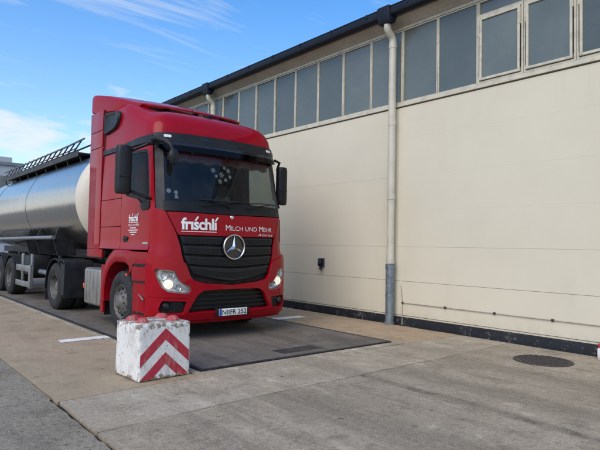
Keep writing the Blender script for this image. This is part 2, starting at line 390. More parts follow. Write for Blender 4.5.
# ------------------------------------------------------------------ ground
def ramp_grid(name, x0, x1, y0, y1, z, mat, **kw):
    return box(name, (x0, y0, z - .03), (x1, y1, z), mat, **kw)
g = MB().add([(-400, -400, -.035), (400, -400, -.035), (400, 400, -.035), (-400, 400, -.035)], [(0, 1, 2, 3)]).build('ground', 'joint', None, smooth=0)
tag(g, 'dark packed ground under the slabs reaching the horizon', kind='structure')
_pts = [(-3.182 - ((.012 + .014 * math.sin(j * .7) ** 2 + .008 * rnd.random()) if -4.5 < (-8 + j * .07) < -1.9 else 0) + rnd.uniform(-.004, .004), -8 + j * .07) for j in range(260)]
asp = MB().prism([(-60, -60), (-3.18, -60)] + _pts + [(-3.18, 140), (-60, 140)], 2, -.034, -.001).build('asphalt_road', 'asphalt', smooth=0); tag(asp, 'grey worn asphalt lane along the left of the yard', kind='structure')
pv = box('pavement', (-3.19, -60, -.0345), (3.40, 140, -.0335), 'joint'); tag(pv, 'concrete slab pavement around the weighbridge', kind='structure')
def slab(poly, mat, z=0.):
    P = []
    for i in range(len(poly)):
        a, b = Vector(poly[i]), Vector(poly[(i + 1) % len(poly)]); d = b - a; k = max(1, min(60, int(d.length / .09))); nr = Vector((-d.y, d.x)).normalized()
        w = 0.
        for j in range(k):
            w = w * .6 + rnd.uniform(-.006, .006); q = a + d * (j / k) + nr * (w if j else 0); P.append((q.x, q.y))
    return MB().prism(P, 2, -.033, z).build('slab', mat, pv, smooth=0)
slab([(-3.165, -1.99), (-1.66, -1.885), (-1.66, 140), (-3.165, 140)], 'concrete_tan')
slab([(1.95, -1.945), (3.37, -1.955), (3.37, 1.1), (1.95, 1.1)], 'concrete_orange', .001)
slab([(1.95, 1.112), (3.37, 1.112), (3.37, 140), (1.95, 140)], 'concrete_tan')
slab([(-3.165, -3.0), (-1.5, -2.915), (1.2, -2.885), (1.2, -1.905), (-1.66, -1.897), (-3.15, -2.003)], 'concrete_light', .002)
slab([(1.209, -2.885), (3.37, -2.835), (3.37, -1.967), (1.209, -1.907)], 'concrete_light', 0.)
slab([(-3.165, -9.5), (-1.0, -9.5), (3.37, -9.5), (3.37, -2.848), (1.2, -2.898), (-1.5, -2.928), (-3.165, -3.014)], 'concrete_grey')
slab([(-3.165, -60), (3.37, -60), (3.37, -9.512), (-3.165, -9.512)], 'concrete_grey')
# weighbridge
wb = thing('weighbridge', (.18, 0, 0), 'dark worn weighbridge platform set in the yard under the truck', 'weighbridge')
WX0, WX1, WY0, WY1 = -1.50, 1.86, -1.70, 17.5
box('deck', (WX0 + .05, WY0 + .05, -.03), (WX1 - .05, WY1 - .05, .012), 'deck', wb, .006)
for a, b in (((WX0, WY0, -.03), (WX1, WY0 + .044, .016)), ((WX0, WY1 - .044, -.03), (WX1, WY1, .016)), ((WX0, WY0 + .047, -.03), (WX0 + .044, WY1 - .047, .016)), ((WX1 - .044, WY0 + .047, -.03), (WX1, WY1 - .047, .016))):
    box('steel_edge', a, b, 'dark_metal', wb, .004)
for a, b in (((WX0 - .13, WY0 - .187, -.03), (WX1 + .07, WY0 - .03, .004)), ((WX0 - .13, WY0 - .027, -.03), (WX0 - .03, WY1, .004)), ((WX1 + .02, WY0 - .027, -.03), (WX1 + .075, WY1, .004))):
    box('concrete_curb', a, b, 'concrete_light', wb, .004)
for x0 in (-.13, .235):
    box('cover_plate', (x0, WY0 + .20, .0), (x0 + .35, WY0 + .46, .017), 'dark_metal', wb, .003)
# painted stop lines beside the weighbridge
for x0, x1, y, lab in ((-2.26, -1.53, 1.0, 'white painted line on the pavement left of the truck'), (1.60, 2.60, 1.22, 'white painted line on the pavement between truck and wall')):
    z = .005 if x0 < 0 else .006
    ln = MB()
    if x0 < 0: ln.prism([(x0, y), (x1, y + .03), (x1, y + .25), (x0 + .02, y + .22)], 2, z, z + .004)
    else: ln.prism([(x0 + .12, y), (x1, y - .02), (x1 + .02, y + .23), (x0 + .10, y + .25)], 2, z, z + .004)
    tag(ln.build('painted_line', 'line_paint', None), lab, kind='structure')

# ------------------------------------------------------------------ warehouse
WXF = 3.475
bd = thing('warehouse', (WXF, 3, 0), 'long cream warehouse wall with a high strip of grimy windows', 'building')
YN, YF = -16.0, 15.0
box('core_wall', (WXF + .06, YN, -.03), (WXF + 9, YF, 5.8), 'fascia', bd)
box('plinth', (WXF - .012, YN, -.03), (WXF + .058, YF, .148), 'bitumen', bd, .004)
bands = [.152, .185, .835, 1.495, 2.175, 2.855, 3.585, 4.20]
YJ = -.46
cuts = [YN, -10.5, -5.2, YJ, 4.9, 10.2, YF]
for i in range(len(bands) - 1):
    for k in range(len(cuts) - 1):
        j = rnd.uniform(-.0015, .0015) if i else .012; gp = {.835: .0025, 1.495: .001, .152: .001, .185: .004}; g0 = gp.get(bands[i], .0004); g1 = gp.get(bands[i + 1], .0004)
        box('wall_plank' if i else 'base_strip', (WXF + j, cuts[k] + .002, bands[i] + g0), (WXF + .057, cuts[k + 1] - .002, bands[i + 1] - g1), 'wall', bd, .0015 if max(g0, g1) > .0008 else 0.)
box('window_ledge', (WXF - .028, YN, 4.222), (WXF + .057, YF, 4.250), 'frame_paint', bd, .004)
box('window_drip', (WXF - .012, YN, 4.252), (WXF + .057, YF, 4.30), 'frame_paint', bd, .004)
ZW0, ZW1 = 4.303, 5.74
PW = .822; Y0 = -.53
def win_frame(y0, y1, z0, z1, wid, x, dep, parent, name, panes=True, pname='pane'):
    m = MB()
    m.box((x, y0, z0), (x + dep, y0 + wid, z1)); m.box((x, y1 - wid, z0), (x + dep, y1, z1))
    m.box((x + .001, y0 + wid, z0), (x + dep - .001, y1 - wid, z0 + wid)); m.box((x + .001, y0 + wid, z1 - wid), (x + dep - .001, y1 - wid, z1))
    o = m.build(name, 'frame_paint', parent, .003)
    if panes: MB().box((x + dep * .55, y0 + wid - .004, z0 + wid - .004), (x + dep * .55 + .008, y1 - wid + .004, z1 - wid + .004)).build(pname, 'pane', o).rotation_euler = (0, rnd.uniform(-.002, .002), rnd.uniform(-.0015, .0015))
    return o
k = -18
ys = []
while Y0 + PW * (k + 1) < YF - .1:
    a = Y0 + PW * k; b = a + PW
    if a > YN + .1:
        if k >= -2:
            win_frame(a + .004, b - .004, ZW0, ZW1, .024, WXF + .005, .05, bd, 'window')
        else:
            win_frame(a + .004, b - .004, 5.475, ZW1, .026, WXF + .005, .05, bd, 'transom_window')
            o = win_frame(a + .004, b - .004, ZW0, 5.472, .034, WXF - .005, .06, bd, 'casement_window', panes=False)
            x = WXF - .03
            m = MB(); y0, y1, z0, z1, wd = a + .05, b - .05, ZW0 + .045, 5.43, .042
            m.box((x, y0, z0), (x + .05, y0 + wd, z1)); m.box((x, y1 - wd, z0), (x + .05, y1, z1)); m.box((x + .001, y0 + wd, z0), (x + .049, y1 - wd, z0 + wd)); m.box((x + .001, y0 + wd, z1 - wd), (x + .049, y1 - wd, z1))
            m.build('sash', 'frame_paint', o, .004)
            MB().box((x + .025, y0 + wd - .004, z0 + wd - .004), (x + .033, y1 - wd + .004, z1 - wd + .004)).build('pane', 'pane', o)
            for yy in (y0 - .016, y1 - .002):
                MB().box((x - .012, yy, 5.12), (x + .03, yy + .018, 5.40)).build('hinge', 'frame_paint', o, .003)
                MB().box((x + .004, yy + .003, ZW0 + .12), (x + .02, yy + .013, 5.10)).build('gasket', 'black_plastic', o)
    k += 1
box('window_head', (WXF - .012, YN, 5.743), (WXF + .057, YF, 5.80), 'frame_paint', bd, .004)
MB().prism([(WXF - .02, 5.803), (WXF + .3, 5.803), (WXF + .3, 6.0), (WXF - .20, 6.0), (WXF - .20, 5.93)], 1, YN, YF).build('eave_board', 'fascia', bd, .004)
box('eave_slat', (WXF - .10, YN, 5.852), (WXF - .076, YF, 5.875), 'fascia', bd)
MB().prism([(WXF - .24, 6.0), (WXF + 9.3, 7.1), (WXF + 9.3, 7.2), (WXF - .24, 6.09)], 1, YN - .1, YF + .1).build('roof', 'roofing', bd)
prof = [(WXF - .40, 6.085), (WXF - .40, 5.975), (WXF - .385, 5.945), (WXF - .355, 5.93), (WXF - .265, 5.93), (WXF - .245, 5.95), (WXF - .245, 6.0)]
gt = MB().prism(prof + [(WXF - .245, 6.088), (WXF - .41, 6.10), (WXF - .41, 6.085)], 1, YN - .1, YF + .1).build('gutter', 'gutter', bd, .004)
for i in range(30):
    y = YN + .6 + i * 1.03
    MB().box((WXF - .4145, y, 6.02), (WXF - .4015, y + .03, 6.105)).build('gutter_bracket', 'gutter', gt)
def downpipe(y):
    xp = WXF - .13
    hp = MB().prism([(WXF - .44, 6.12), (WXF - .20, 6.12), (WXF - .20, 5.93), (WXF - .26, 5.80), (WXF - .38, 5.80), (WXF - .44, 5.93)], 1, y - .15, y + .15).build('rain_hopper', 'gutter', bd, .01)
    pts = [(WXF - .30, y, 5.88), (WXF - .30, y, 5.78), (WXF - .295, y, 5.73), (WXF - .27, y, 5.68), (WXF - .18, y, 5.61), (WXF - .14, y, 5.56), (xp, y, 5.50), (xp, y, 5.4), (xp, y, 1.16)]
    dp = MB().tube(pts, .072, 18).build('downpipe', 'pipe_cream', bd)
    for z in (5.42, 3.9, 2.45): MB().tube([(xp, y, z - .05), (xp, y, z + .05)], .079, 18).build('pipe_collar', 'pipe_cream', dp)
    sl = MB().tube([(xp, y, -.01), (xp, y, .05), (xp, y, .052), (xp, y, 1.06), (xp, y, 1.062), (xp, y, 1.15)], [.10, .10, .086, .086, .095, .095], 18).build('pipe_sleeve', 'galv', dp)
    for z in (.55,): MB().tube([(xp, y, z - .015), (xp, y, z + .015)], .092, 18).build('pipe_clamp', 'galv', dp)
    MB().tube([(xp, y, 1.165), (xp, y, 1.26)], .082, 18).build('pipe_band', 'fascia', dp)
downpipe(-.40); downpipe(6.36); downpipe(-7.2); downpipe(13.2)
# joint cover strip, earth cable, conduit with clips
box('joint_strip', (WXF - .004, YJ - .095, .21), (WXF + .01, YJ - .080, 4.2), 'wall', bd)
MB().tube([(WXF - .012, YJ - .15, .0), (WXF - .012, YJ - .15, .45), (WXF - .012, YJ - .13, .62), (WXF - .012, YJ - .11, .75)], .007, 6).build('earth_cable', 'conduit', bd)
cn = MB().tube([(WXF - .018, -.62, .425), (WXF - .018, -6, .425), (WXF - .018, YN + .5, .425)], .007, 8).build('conduit', 'conduit', bd)
for i in range(13):
    y = -.62 - i * .95
    MB().box((WXF - .030, y - .022, .408), (WXF - .002, y + .022, .444), None, .006).build('conduit_clip', 'dark_metal', cn)
# wall socket
ws = thing('wall_socket', (WXF, 1.67, .99), 'small dark blue socket box on the wall beside the truck', 'socket')
MB().box((WXF - .09, 1.60, 1.03), (WXF - .001, 1.74, 1.20), None, .012).build('housing', 'black_plastic', ws)
MB().box((WXF - .10, 1.625, 1.09), (WXF - .088, 1.715, 1.175), None, .006).build('lid', 'socket_blue', ws)
MB().tube([(WXF - .05, 1.665, 1.04), (WXF - .07, 1.66, .96)], .032, 10).build('plug', 'black_plastic', ws)
MB().box((WXF - .03, 1.592, 1.02), (WXF - .0015, 1.748, 1.21), None, .005).build('back_plate', 'galv', ws)
# low red and white guard stone at the wall, right edge of the photograph
gs = thing('guard_stone', (3.30, -4.36, 0), 'low white guard stone with red top at the wall, right picture edge', 'guard stone')
MB().box((3.14, -4.60, -.005), (3.43, -4.215, .165), None, .02).build('body', 'block_white', gs)
MB().box((3.145, -4.595, .166), (3.425, -4.22, .225), None, .02).build('red_cap', 'block_red', gs)
# manhole
mh = thing('manhole_cover', (2.46, -3.80, 0), 'round cast iron manhole cover in the concrete near the wall', 'manhole cover')
MB().lathe([(.31, -.02), (.31, .006), (.375, .006), (.385, -.02)], 2, (0, 0, 0), 48).build('frame_ring', 'iron', mh, local=True)
lid = MB().lathe([(.0, .003), (.304, .003), (.304, -.02)], 2, (0, 0, 0), 48).build('lid', 'iron', mh, local=True)
stm = MB().box((-.018, -.018, .003), (.018, .018, .011)).mesh('stud', 0)
for i in range(-6, 7):
    for j in range(-6, 7):
        x, y = i * .045, j * .045
        if math.hypot(x, y) < .285 and (i + j) % 2 == 0:
            o = link('stud', stm, 'iron', lid, True); o.location = (x, y, 0)
for i in range(28):
    a = 2 * PI * i / 28; o = link('rim_stud', stm, 'iron', mh, True); o.location = (.343 * math.cos(a), .343 * math.sin(a), .002); o.rotation_euler = (0, 0, a); o.scale = (1.1, 1.1, .8)
# ------------------------------------------------------------------ concrete warning block
cb = thing('warning_block', (-2.015, -1.50, .003), 'white concrete block with red chevrons and red studs before the truck', 'concrete block', rz=math.radians(3.5))
BX, BY, BZ = .318, .275, .60
from mathutils import noise as mnoise
bm = bmesh.new(); bmesh.ops.create_cube(bm, size=1); bmesh.ops.subdivide_edges(bm, edges=bm.edges[:], cuts=34, use_grid_fill=True)
for q in bm.verts:
    d = sorted((.5 - abs(q.co.x), .5 - abs(q.co.y), .5 - abs(q.co.z)))
    e = d[1]                                                  # distance to the nearest edge
    tp = 1. - .015 * (q.co.z + .5)
    P = Vector((q.co.x * 2 * BX * tp, q.co.y * 2 * BY * tp, q.co.z * BZ + BZ / 2))
    k9 = max(0, 1 - e / .045); nz = mnoise.noise(P * 14) + .5 * mnoise.noise(P * 34)
    dep = k9 ** 2 * (.010 + max(0, nz) * .030) + max(0, 1 - e / .1) * max(0, nz - .35) * .02
    inw = Vector((-math.copysign(1, q.co.x) if .5 - abs(q.co.x) <= e + 1e-6 else 0, -math.copysign(1, q.co.y) if .5 - abs(q.co.y) <= e + 1e-6 else 0, -math.copysign(1, q.co.z) if .5 - abs(q.co.z) <= e + 1e-6 else 0))
    q.co = P + (inw.normalized() * dep if inw.length > 0 else Vector((0, 0, 0)))
    if q.co.z < 0: q.co.z = 0
me = bpy.data.meshes.new('body'); bm.to_mesh(me); bm.free(); finish(me, 60)
body = link('body', me, 'block_white', cb, True)
MB().box((-BX + .03, -BY + .03, .594), (BX - .03, BY - .03, .603), None, .003).build('top_face', 'block_top', cb, local=True)
def front_y(z): return -BY * (1 - .015 * z / BZ) - .0022
def chev(zt, halfw=None, th=.125):
    W = BX - .022
    drop = .27
    out = []
    for sgn in (-1, 1):
        pts = [(0, zt), (0, zt - th)] + ([(sgn * W, zt - th - drop), (sgn * W, zt - drop)])
        # clip at the bottom edge
        zb = .018
        def clip(poly):
            r = []
            for i in range(len(poly)):
                a, b = poly[i], poly[(i + 1) % len(poly)]
                if a[1] >= zb: r.append(a)
                if (a[1] >= zb) != (b[1] >= zb):
                    tt = (zb - a[1]) / (b[1] - a[1]); r.append((a[0] + (b[0] - a[0]) * tt, zb))
            return r
        out.append(clip(pts))
    for poly in out:
        mb = MB(); n = len(poly)
        v = [(x, front_y(z), z) for x, z in poly] + [(x, front_y(z) + .004, z) for x, z in poly]
        mb.add(v, [tuple(range(n)), tuple(range(2 * n - 1, n - 1, -1))] + [(i, i + n, (i + 1) % n + n, (i + 1) % n) for i in range(n)])
        mb.build('chevron_stripe', 'block_red', cb, local=True, smooth=0)
chev(.545); chev(.285)
for x, y, s in ((-.20, .12, 1.), (-.19, -.10, .9), (.17, .13, 1.02), (.17, -.12, 1.)):
    MB().lathe([(.078 * s, .0), (.072 * s, .022), (.045 * s, .05), (.030 * s, .054), (0, .054)], 2, (x, y, .6), 8).build('stud', 'stud_red', cb, local=True, smooth=20)

# ------------------------------------------------------------------ truck cab surface
REF = [(0, 0), (0.3, .006), (0.6, .03), (0.85, .075), (1.0, .125), (1.1, .19), (1.17, .29), (1.205, .42), (1.22, .6), (1.228, .9), (1.23, 1.5), (1.23, 2.5), (1.23, 3.2)]
def catmull(P, n=24):
    P = [(-P[1][0], P[1][1])] + P + [(P[-1][0], 2 * P[-1][1] - P[-2][1])]; out = []
    for i in range(1, len(P) - 2):
        for kk in range(n):
            tt = kk / n; r = []
            for ax in (0, 1):
                a, b, c_, d = (P[i + q][ax] for q in (-1, 0, 1, 2))
                r.append(.5 * (2 * b + (-a + c_) * tt + (2 * a - 5 * b + 4 * c_ - d) * tt * tt + (-a + 3 * b - 3 * c_ + d) * tt ** 3))
            out.append(tuple(r))
    out.append(P[-2]); return out
PLN = catmull(REF); UU = [0.]
for i in range(1, len(PLN)): UU.append(UU[-1] + math.dist(PLN[i], PLN[i - 1]))
def interp(x, xs, ys):
    if x <= xs[0]: return ys[0]
    if x >= xs[-1]: return ys[-1]
    lo, hi = 0, len(xs) - 1
    while hi - lo > 1:
        md = (lo + hi) // 2
        if xs[md] <= x: lo = md
        else: hi = md
    tt = (x - xs[lo]) / (xs[hi] - xs[lo] + 1e-12); return ys[lo] + (ys[hi] - ys[lo]) * tt
PX = [q[0] for q in PLN]; PY = [q[1] for q in PLN]
def ref(u): s = -1 if u < 0 else 1; return s * interp(abs(u), UU, PX), interp(abs(u), UU, PY)
def uY(y): return interp(y, PY, UU)
WZ = ((.2, .5, 1.2, 1.36, 1.42, 2.1, 3.1, 3.4), (1.022, 1.026, 1.026, 1.02, 1.0, 1.0, .975, .968))
DZ = ((.2, .32, .45, .9, 1.3, 1.95, 2.05, 2.95, 3.1, 3.4), (.09, .05, .0, 0, .02, .06, .09, .32, .35, .40))
def S(u, z):
    x, y = ref(u); return Vector((x * interp(z, *WZ), y + interp(z, *DZ) * max(0, 1 - y / 1.5), z))
def SN(u, z, surf=S):
    e = .01; a = surf(u + e, z) - surf(u - e, z); b = surf(u, z + e) - surf(u, z - e); n = a.cross(b); n.normalize(); return n
def panel_mesh(name, outline, off=0., th=.02, holes=(), res=.11, surf=S, smooth=32):
    o2 = densify(outline, res); hs = [densify(h, res) for h in holes]
    pts = list(o2); edges = [(i, (i + 1) % len(o2)) for i in range(len(o2))]
    for h in hs:
        b = len(pts); pts += h; edges += [(b + i, b + (i + 1) % len(h)) for i in range(len(h))]
    xs = [q[0] for q in o2]; zs = [q[1] for q in o2]
    bpts = list(pts)
    x = math.floor(min(xs) / res) * res
    while x < max(xs):
        z = math.floor(min(zs) / res) * res
        while z < max(zs):
            q = (x, z)
            if inside(q, o2) and not any(inside(q, h) for h in hs) and min((q[0] - b[0]) ** 2 + (q[1] - b[1]) ** 2 for b in bpts) > (res * .42) ** 2: pts.append(q)
            z += res
        x += res
    vv, ee, ff, *_ = delaunay_2d_cdt([Vector(q) for q in pts], edges, [], 0, 1e-6)
    keep = []
    for f in ff:
        c = (sum(vv[i].x for i in f) / len(f), sum(vv[i].y for i in f) / len(f))
        if inside(c, o2) and not any(inside(c, h) for h in hs): keep.append(f)
    n = len(vv); nrm = [SN(q.x, q.y, surf) for q in vv]; pos = [surf(q.x, q.y) for q in vv]
    V = [tuple(pos[i] + nrm[i] * off) for i in range(n)] + [tuple(pos[i] + nrm[i] * (off - th)) for i in range(n)]
    cnt = {}
    for f in keep:
        for i in range(len(f)):
            a, b = f[i], f[(i + 1) % len(f)]; cnt.setdefault((min(a, b), max(a, b)), []).append((a, b))
    F = [tuple(f) for f in keep] + [tuple(i + n for i in reversed(f)) for f in keep]
    for kk, lst in cnt.items():
        if len(lst) == 1: a, b = lst[0]; F.append((b, a, a + n, b + n))
    me = bpy.data.meshes.new(name); me.from_pydata(V, [], F)
    bm = bmesh.new(); bm.from_mesh(me); bmesh.ops.delete(bm, geom=[q for q in bm.verts if not q.link_faces], context='VERTS')
    bmesh.ops.recalc_face_normals(bm, faces=bm.faces); bm.to_mesh(me); bm.free(); finish(me, smooth)
    return me
def panel(name, outline, mat, parent, off=0., th=.02, holes=(), res=.11, surf=S, bevel=.005, label=None):
    o = link(name, panel_mesh(name, outline, off, th, holes, res, surf), mat, parent)
    if bevel:
        b = o.modifiers.new('bevel', 'BEVEL'); b.width = bevel; b.segments = 2; b.limit_method = 'ANGLE'; b.angle_limit = math.radians(50)
    if label: o['label'] = label
    return o
def text_polys(txt, size, thick=0., shear=0., spacing=1.):
    c = bpy.data.curves.new('lettering', 'FONT'); c.body = txt; c.size = size; c.offset = thick; c.shear = shear; c.space_character = spacing; c.resolution_u = 3
    o = bpy.data.objects.new('lettering', c); COL.objects.link(o); dg = bpy.context.evaluated_depsgraph_get(); dg.update()
    me = bpy.data.meshes.new_from_object(o.evaluated_get(dg)); bpy.data.objects.remove(o); bpy.data.curves.remove(c)
    v = [(q.co.x, q.co.y) for q in me.vertices]; f = [tuple(pp.vertices) for pp in me.polygons]; bpy.data.meshes.remove(me); return v, f
def fit_text(parts, x0, x1, h=None, **kw):
    """parts: (text, size) run together; returns verts, faces scaled to span x0..x1"""
    V = []; F = []; x = 0.
    for txt, size in parts:
        if txt == ' ': x += size * .32; continue
        v, f = text_polys(txt, size, **kw); mxx = max(q[0] for q in v); mnx = min(q[0] for q in v)
        o = len(V); V += [(q[0] - mnx + x, q[1]) for q in v]; F += [tuple(i + o for i in p_) for p_ in f]; x += mxx - mnx + size * .07
    k = (x1 - x0) / (max(q[0] for q in V)); 
    return [(x0 + q[0] * k, q[1] * (k if h is None else h)) for q in V], F, k
def letter(v, f, mat, parent, name='lettering', z0=0., flip=1, off=.004, surf=S, slant=0.):
    V = []
    for a, b in v:
        u = flip * a; z = z0 + b + slant * a
        V.append(tuple(surf(u, z) + SN(u, z, surf) * off))
    me = bpy.data.meshes.new(name); me.from_pydata(V, [], f); bm = bmesh.new(); bm.from_mesh(me)
    bmesh.ops.triangulate(bm, faces=bm.faces[:]); bmesh.ops.subdivide_edges(bm, edges=[e for e in bm.edges if e.calc_length() > .08], cuts=2)
    bm.to_mesh(me); bm.free()
    me.update(); return link(name, me, mat, parent)

# ------------------------------------------------------------------ tractor unit
tr = thing('semi_truck', (0, 1.4, 0), 'red semi truck cab with black grille standing on the weighbridge', 'truck')
UC = uY(.40)
# flap, corner deflectors, bumper
panel('front_flap', rounded(sym([(0, 1.935), (-1.08, 1.95), (-.925, 1.64), (-.90, 1.605), (0, 1.60)]), .015), 'red', tr, .004, .022)
for sg in (1, -1):
    fl = (lambda P: P) if sg == 1 else mirror
    panel('corner_deflector', fl(rounded([(-1.092, 1.95), (-.937, 1.63), (-.80, 1.19), (-1.22, 1.30), (-uY(.42), 1.31), (-uY(.42), 1.6), (-uY(.40), 2.005), (-1.16, 2.0)], .012)), 'red', tr, .004, .022)
HL = rounded([(-1.215, 1.095), (-1.19, .965), (-1.12, .83), (-1.03, .755), (-.76, .72), (-.70, .755), (-.705, .84), (-.82, .875), (-.89, .955), (-.935, 1.065)], .03, 3)
INL = rounded(sym([(0, .775), (-.50, .765), (-.60, .70), (-.745, .445), (0, .445)]), .035, 3)
FOG = rounded([(-1.10, .625), (-.76, .61), (-.80, .435), (-1.10, .43), (-1.15, .49)], .025, 3)
BUM = rounded(sym([(0, .835), (-.50, .878), (-.665, .92), (-.715, .99), (-.745, 1.08), (-.79, 1.185), (-.86, 1.215), (-1.20, 1.305), (-UC, 1.325), (-UC - .02, .80), (-UC, .40), (-1.15, .345), (-.5, .335), (0, .335)]), .02, 3)
panel('bumper', BUM, 'red', tr, .045, .065, holes=[HL, mirror(HL), INL, FOG, mirror(FOG)], res=.08, bevel=.012)
panel('bumper_lip', rounded(sym([(0, .328), (-1.2, .335), (-UC, .375), (-UC + .03, .31), (-1.1, .275), (0, .27)]), .01), 'red_lower', tr, .012, .05)
panel('bumper_backing', sym([(0, 1.93), (-1.10, 1.93), (-1.25, .80), (-1.25, .40), (0, .40)]), 'void', tr, -.09, .01, bevel=0)
# lower intake louvres
for i, z in enumerate((.50, .565, .63, .695)):
    x = interp(z, (.445, .70, .775), (.745, .60, .5)) - .012
    panel('intake_louvre', sym([(0, z + .018), (-x, z + .018), (-x - .01, z - .014), (0, z - .014)]), 'black_plastic', tr, -.02, .03, bevel=0)
panel('intake_surround', sym([(0, .79), (-.78, .79), (-.80, .43), (0, .43)]), 'black_plastic', tr, -.055, .01, bevel=0)
# grille
xg = lambda z: interp(z, (.84, .90, .93, 1.0, 1.14, 1.3, 1.6), (.42, .58, .66, .705, .745, .80, .885))
gr = panel('grille', rounded(sym([(0, 1.598), (-.885, 1.596), (-.795, 1.28), (-.745, 1.12), (-.70, .97), (-.655, .925), (-.5, .885), (0, .842)]), .01), 'void', tr, -.035, .03, bevel=0)
ZS = [1.585, 1.445, 1.295, 1.14, .985]
for i in range(4):
    zt, zb = ZS[i], ZS[i + 1] + .028
    d1, d2 = (.0, .012, .03, .045)[i], (.012, .03, .045, .115)[i]
    P = []
    for kk in range(13):
        tt = -1 + kk / 6; x = tt * (xg(zt) - .006); P.append((x, zt - d1 * (1 - abs(tt) ** 1.4)))
    for kk in range(13):
        tt = 1 - kk / 6; x = tt * (xg(zb) - .008 if i < 3 else .655); P.append((x, zb - d2 * (1 - abs(tt) ** 1.4)))
    sl = panel('grille_slat', P, 'grille', tr, .004 + .004 * i, .03, bevel=.008)
    # mesh insert: small raised ribs along each slat
    mb = MB()
    for row in range(3):
        for kk in range(-24, 25):
            tt = kk / 26
            if i < 2 and abs(tt * xg(zt)) < .23: continue
            x = tt * xg((zt + zb) / 2); zz_ = zb + (zt - zb) * (.22 + .24 * row) - (d1 + d2) / 2 * (1 - abs(tt) ** 1.4)
            q = S(x, zz_) + SN(x, zz_) * (.008 + .004 * i)
            mb.box((q.x - .011, q.y - .003, q.z - .008), (q.x + .011, q.y + .01, q.z + .008))
    o = mb.build('slat_mesh', 'black_plastic', sl, smooth=0); o['kind'] = 'stuff'
# star emblem
sc_ = Vector((0, -.045 + .02, 1.435)); em = MB()
em.lathe([(.178, .0), (.178, -.014), (.186, -.022), (.196, -.022), (.202, -.012), (.202, .02), (.178, .02), (.178, 0)], 1, sc_, 48)
for kk in range(3):
    a = PI / 2 + kk * 2 * PI / 3
    tip = Vector((math.cos(a) * .182, 0, math.sin(a) * .182)); l = Vector((math.cos(a + PI / 3) * .036, 0, math.sin(a + PI / 3) * .036)); r_ = Vector((math.cos(a - PI / 3) * .036, 0, math.sin(a - PI / 3) * .036))
    c0 = Vector((0, -.032, 0))
    b0 = Vector((0, .008, 0))
    em.add([sc_ + c0, sc_ + tip + Vector((0, -.008, 0)), sc_ + l, sc_ + r_, sc_ + b0, sc_ + tip + b0], [(0, 1, 2), (0, 3, 1), (2, 1, 5, 4), (3, 4, 5, 1)])
o = em.build('star_emblem', 'chrome', tr, smooth=25)
MB().lathe([(0, .012), (.178, .012), (.178, .02)], 1, sc_, 40).build('emblem_disc', 'black_gloss', o)
# headlights
for sg in (1, -1):
    P = HL if sg == 1 else mirror(HL)
    cx_ = sum(q[0] for q in P) / len(P); cz_ = sum(q[1] for q in P) / len(P)
    big = [(cx_ + (q[0] - cx_) * 1.05, cz_ + (q[1] - cz_) * 1.05) for q in P]
    h = panel('headlight', big, 'reflector', tr, -.055, .02, bevel=0)
    for u, z, r, mt in ((-1.02, .865, .068, 'lamp_lit'), (-1.115, 1.0, .075, 'reflector'), (-.985, 1.01, .05, 'reflector'), (-.88, .815, .05, 'chrome')):
        u *= sg; q = S(u, z); n = SN(u, z); n2 = Vector((n.x * .5, n.y, 0)).normalized()
        mb = MB(); rings = [(r, -.05), (r * 1.02, -.01), (r * .98, .0), (r * .86, -.004), (r * .6, .006 if mt == 'lamp_lit' else -.03), (r * .3, .016 if mt == 'lamp_lit' else -.045), (0, .018 if mt == 'lamp_lit' else -.048)]
        q0 = q + n * -.012; ax = n2; e1 = ax.cross(Vector((0, 0, 1))).normalized(); e2 = e1.cross(ax)
        v = []; f = []; NN = 20
        for rr, hh in rings:
            for kk in range(NN): a = 2 * PI * kk / NN; v.append(q0 + (e1 * math.cos(a) + e2 * math.sin(a)) * rr + ax * hh)
        for ii in range(len(rings) - 1):
            for kk in range(NN): f.append((ii * NN + kk, ii * NN + (kk + 1) % NN, (ii + 1) * NN + (kk + 1) % NN, (ii + 1) * NN + kk))
        mb.add(v, f).build('lamp_unit', mt, h)
    br_ = [(-1.19, 1.07), (-1.17, .97), (-1.105, .845), (-1.03, .775), (-.77, .742), (-.765, .762), (-1.01, .80), (-1.085, .865), (-1.145, .98), (-1.16, 1.07)]
    panel('light_strip', br_ if sg == 1 else mirror(br_), 'lamp_white', h, -.02, .012, bevel=0)
    fr_ = [(-1.16, 1.075), (-.945, 1.052), (-.955, 1.03), (-1.155, 1.048)]
    panel('headlight_brow', fr_ if sg == 1 else mirror(fr_), 'black_plastic', h, -.015, .02, bevel=0)
    panel('headlight_lens', P, 'clear_lens', h, .036, .006, bevel=0)
    # fog light pocket
    Pf = FOG if sg == 1 else mirror(FOG)
    cx_ = sum(q[0] for q in Pf) / len(Pf); cz_ = sum(q[1] for q in Pf) / len(Pf)
    fp = panel('fog_light_pocket', [(cx_ + (q[0] - cx_) * 1.06, cz_ + (q[1] - cz_) * 1.06) for q in Pf], 'black_plastic', tr, -.03, .02, bevel=0)
    q = S(-1.045 * sg, .545) + SN(-1.045 * sg, .545) * -.005
    MB().lathe([(.055, .03), (.058, -.005), (.05, -.012), (.046, -.004), (0, -.008)], 1, q, 20).build('fog_lamp', 'grille', fp)
    MB().lathe([(.047, .0), (.03, -.008), (0, -.012)], 1, q + Vector((0, -.003, 0)), 20).build('fog_lens', 'clear_lens', fp)
    panel('pocket_rib', [(sg * a, b) for a, b in ((-.97, .60), (-.80, .59), (-.81, .56), (-.975, .565))], 'grille', fp, -.01, .03, bevel=0)
for sg in (1, -1):
    P = [(-1.33, .705), (-1.05, .69), (-.78, .672), (-.78, .660), (-1.05, .676), (-1.33, .692)]
    panel('bumper_crease', P if sg == 1 else mirror(P), 'red', tr, .054, .02, bevel=.004)
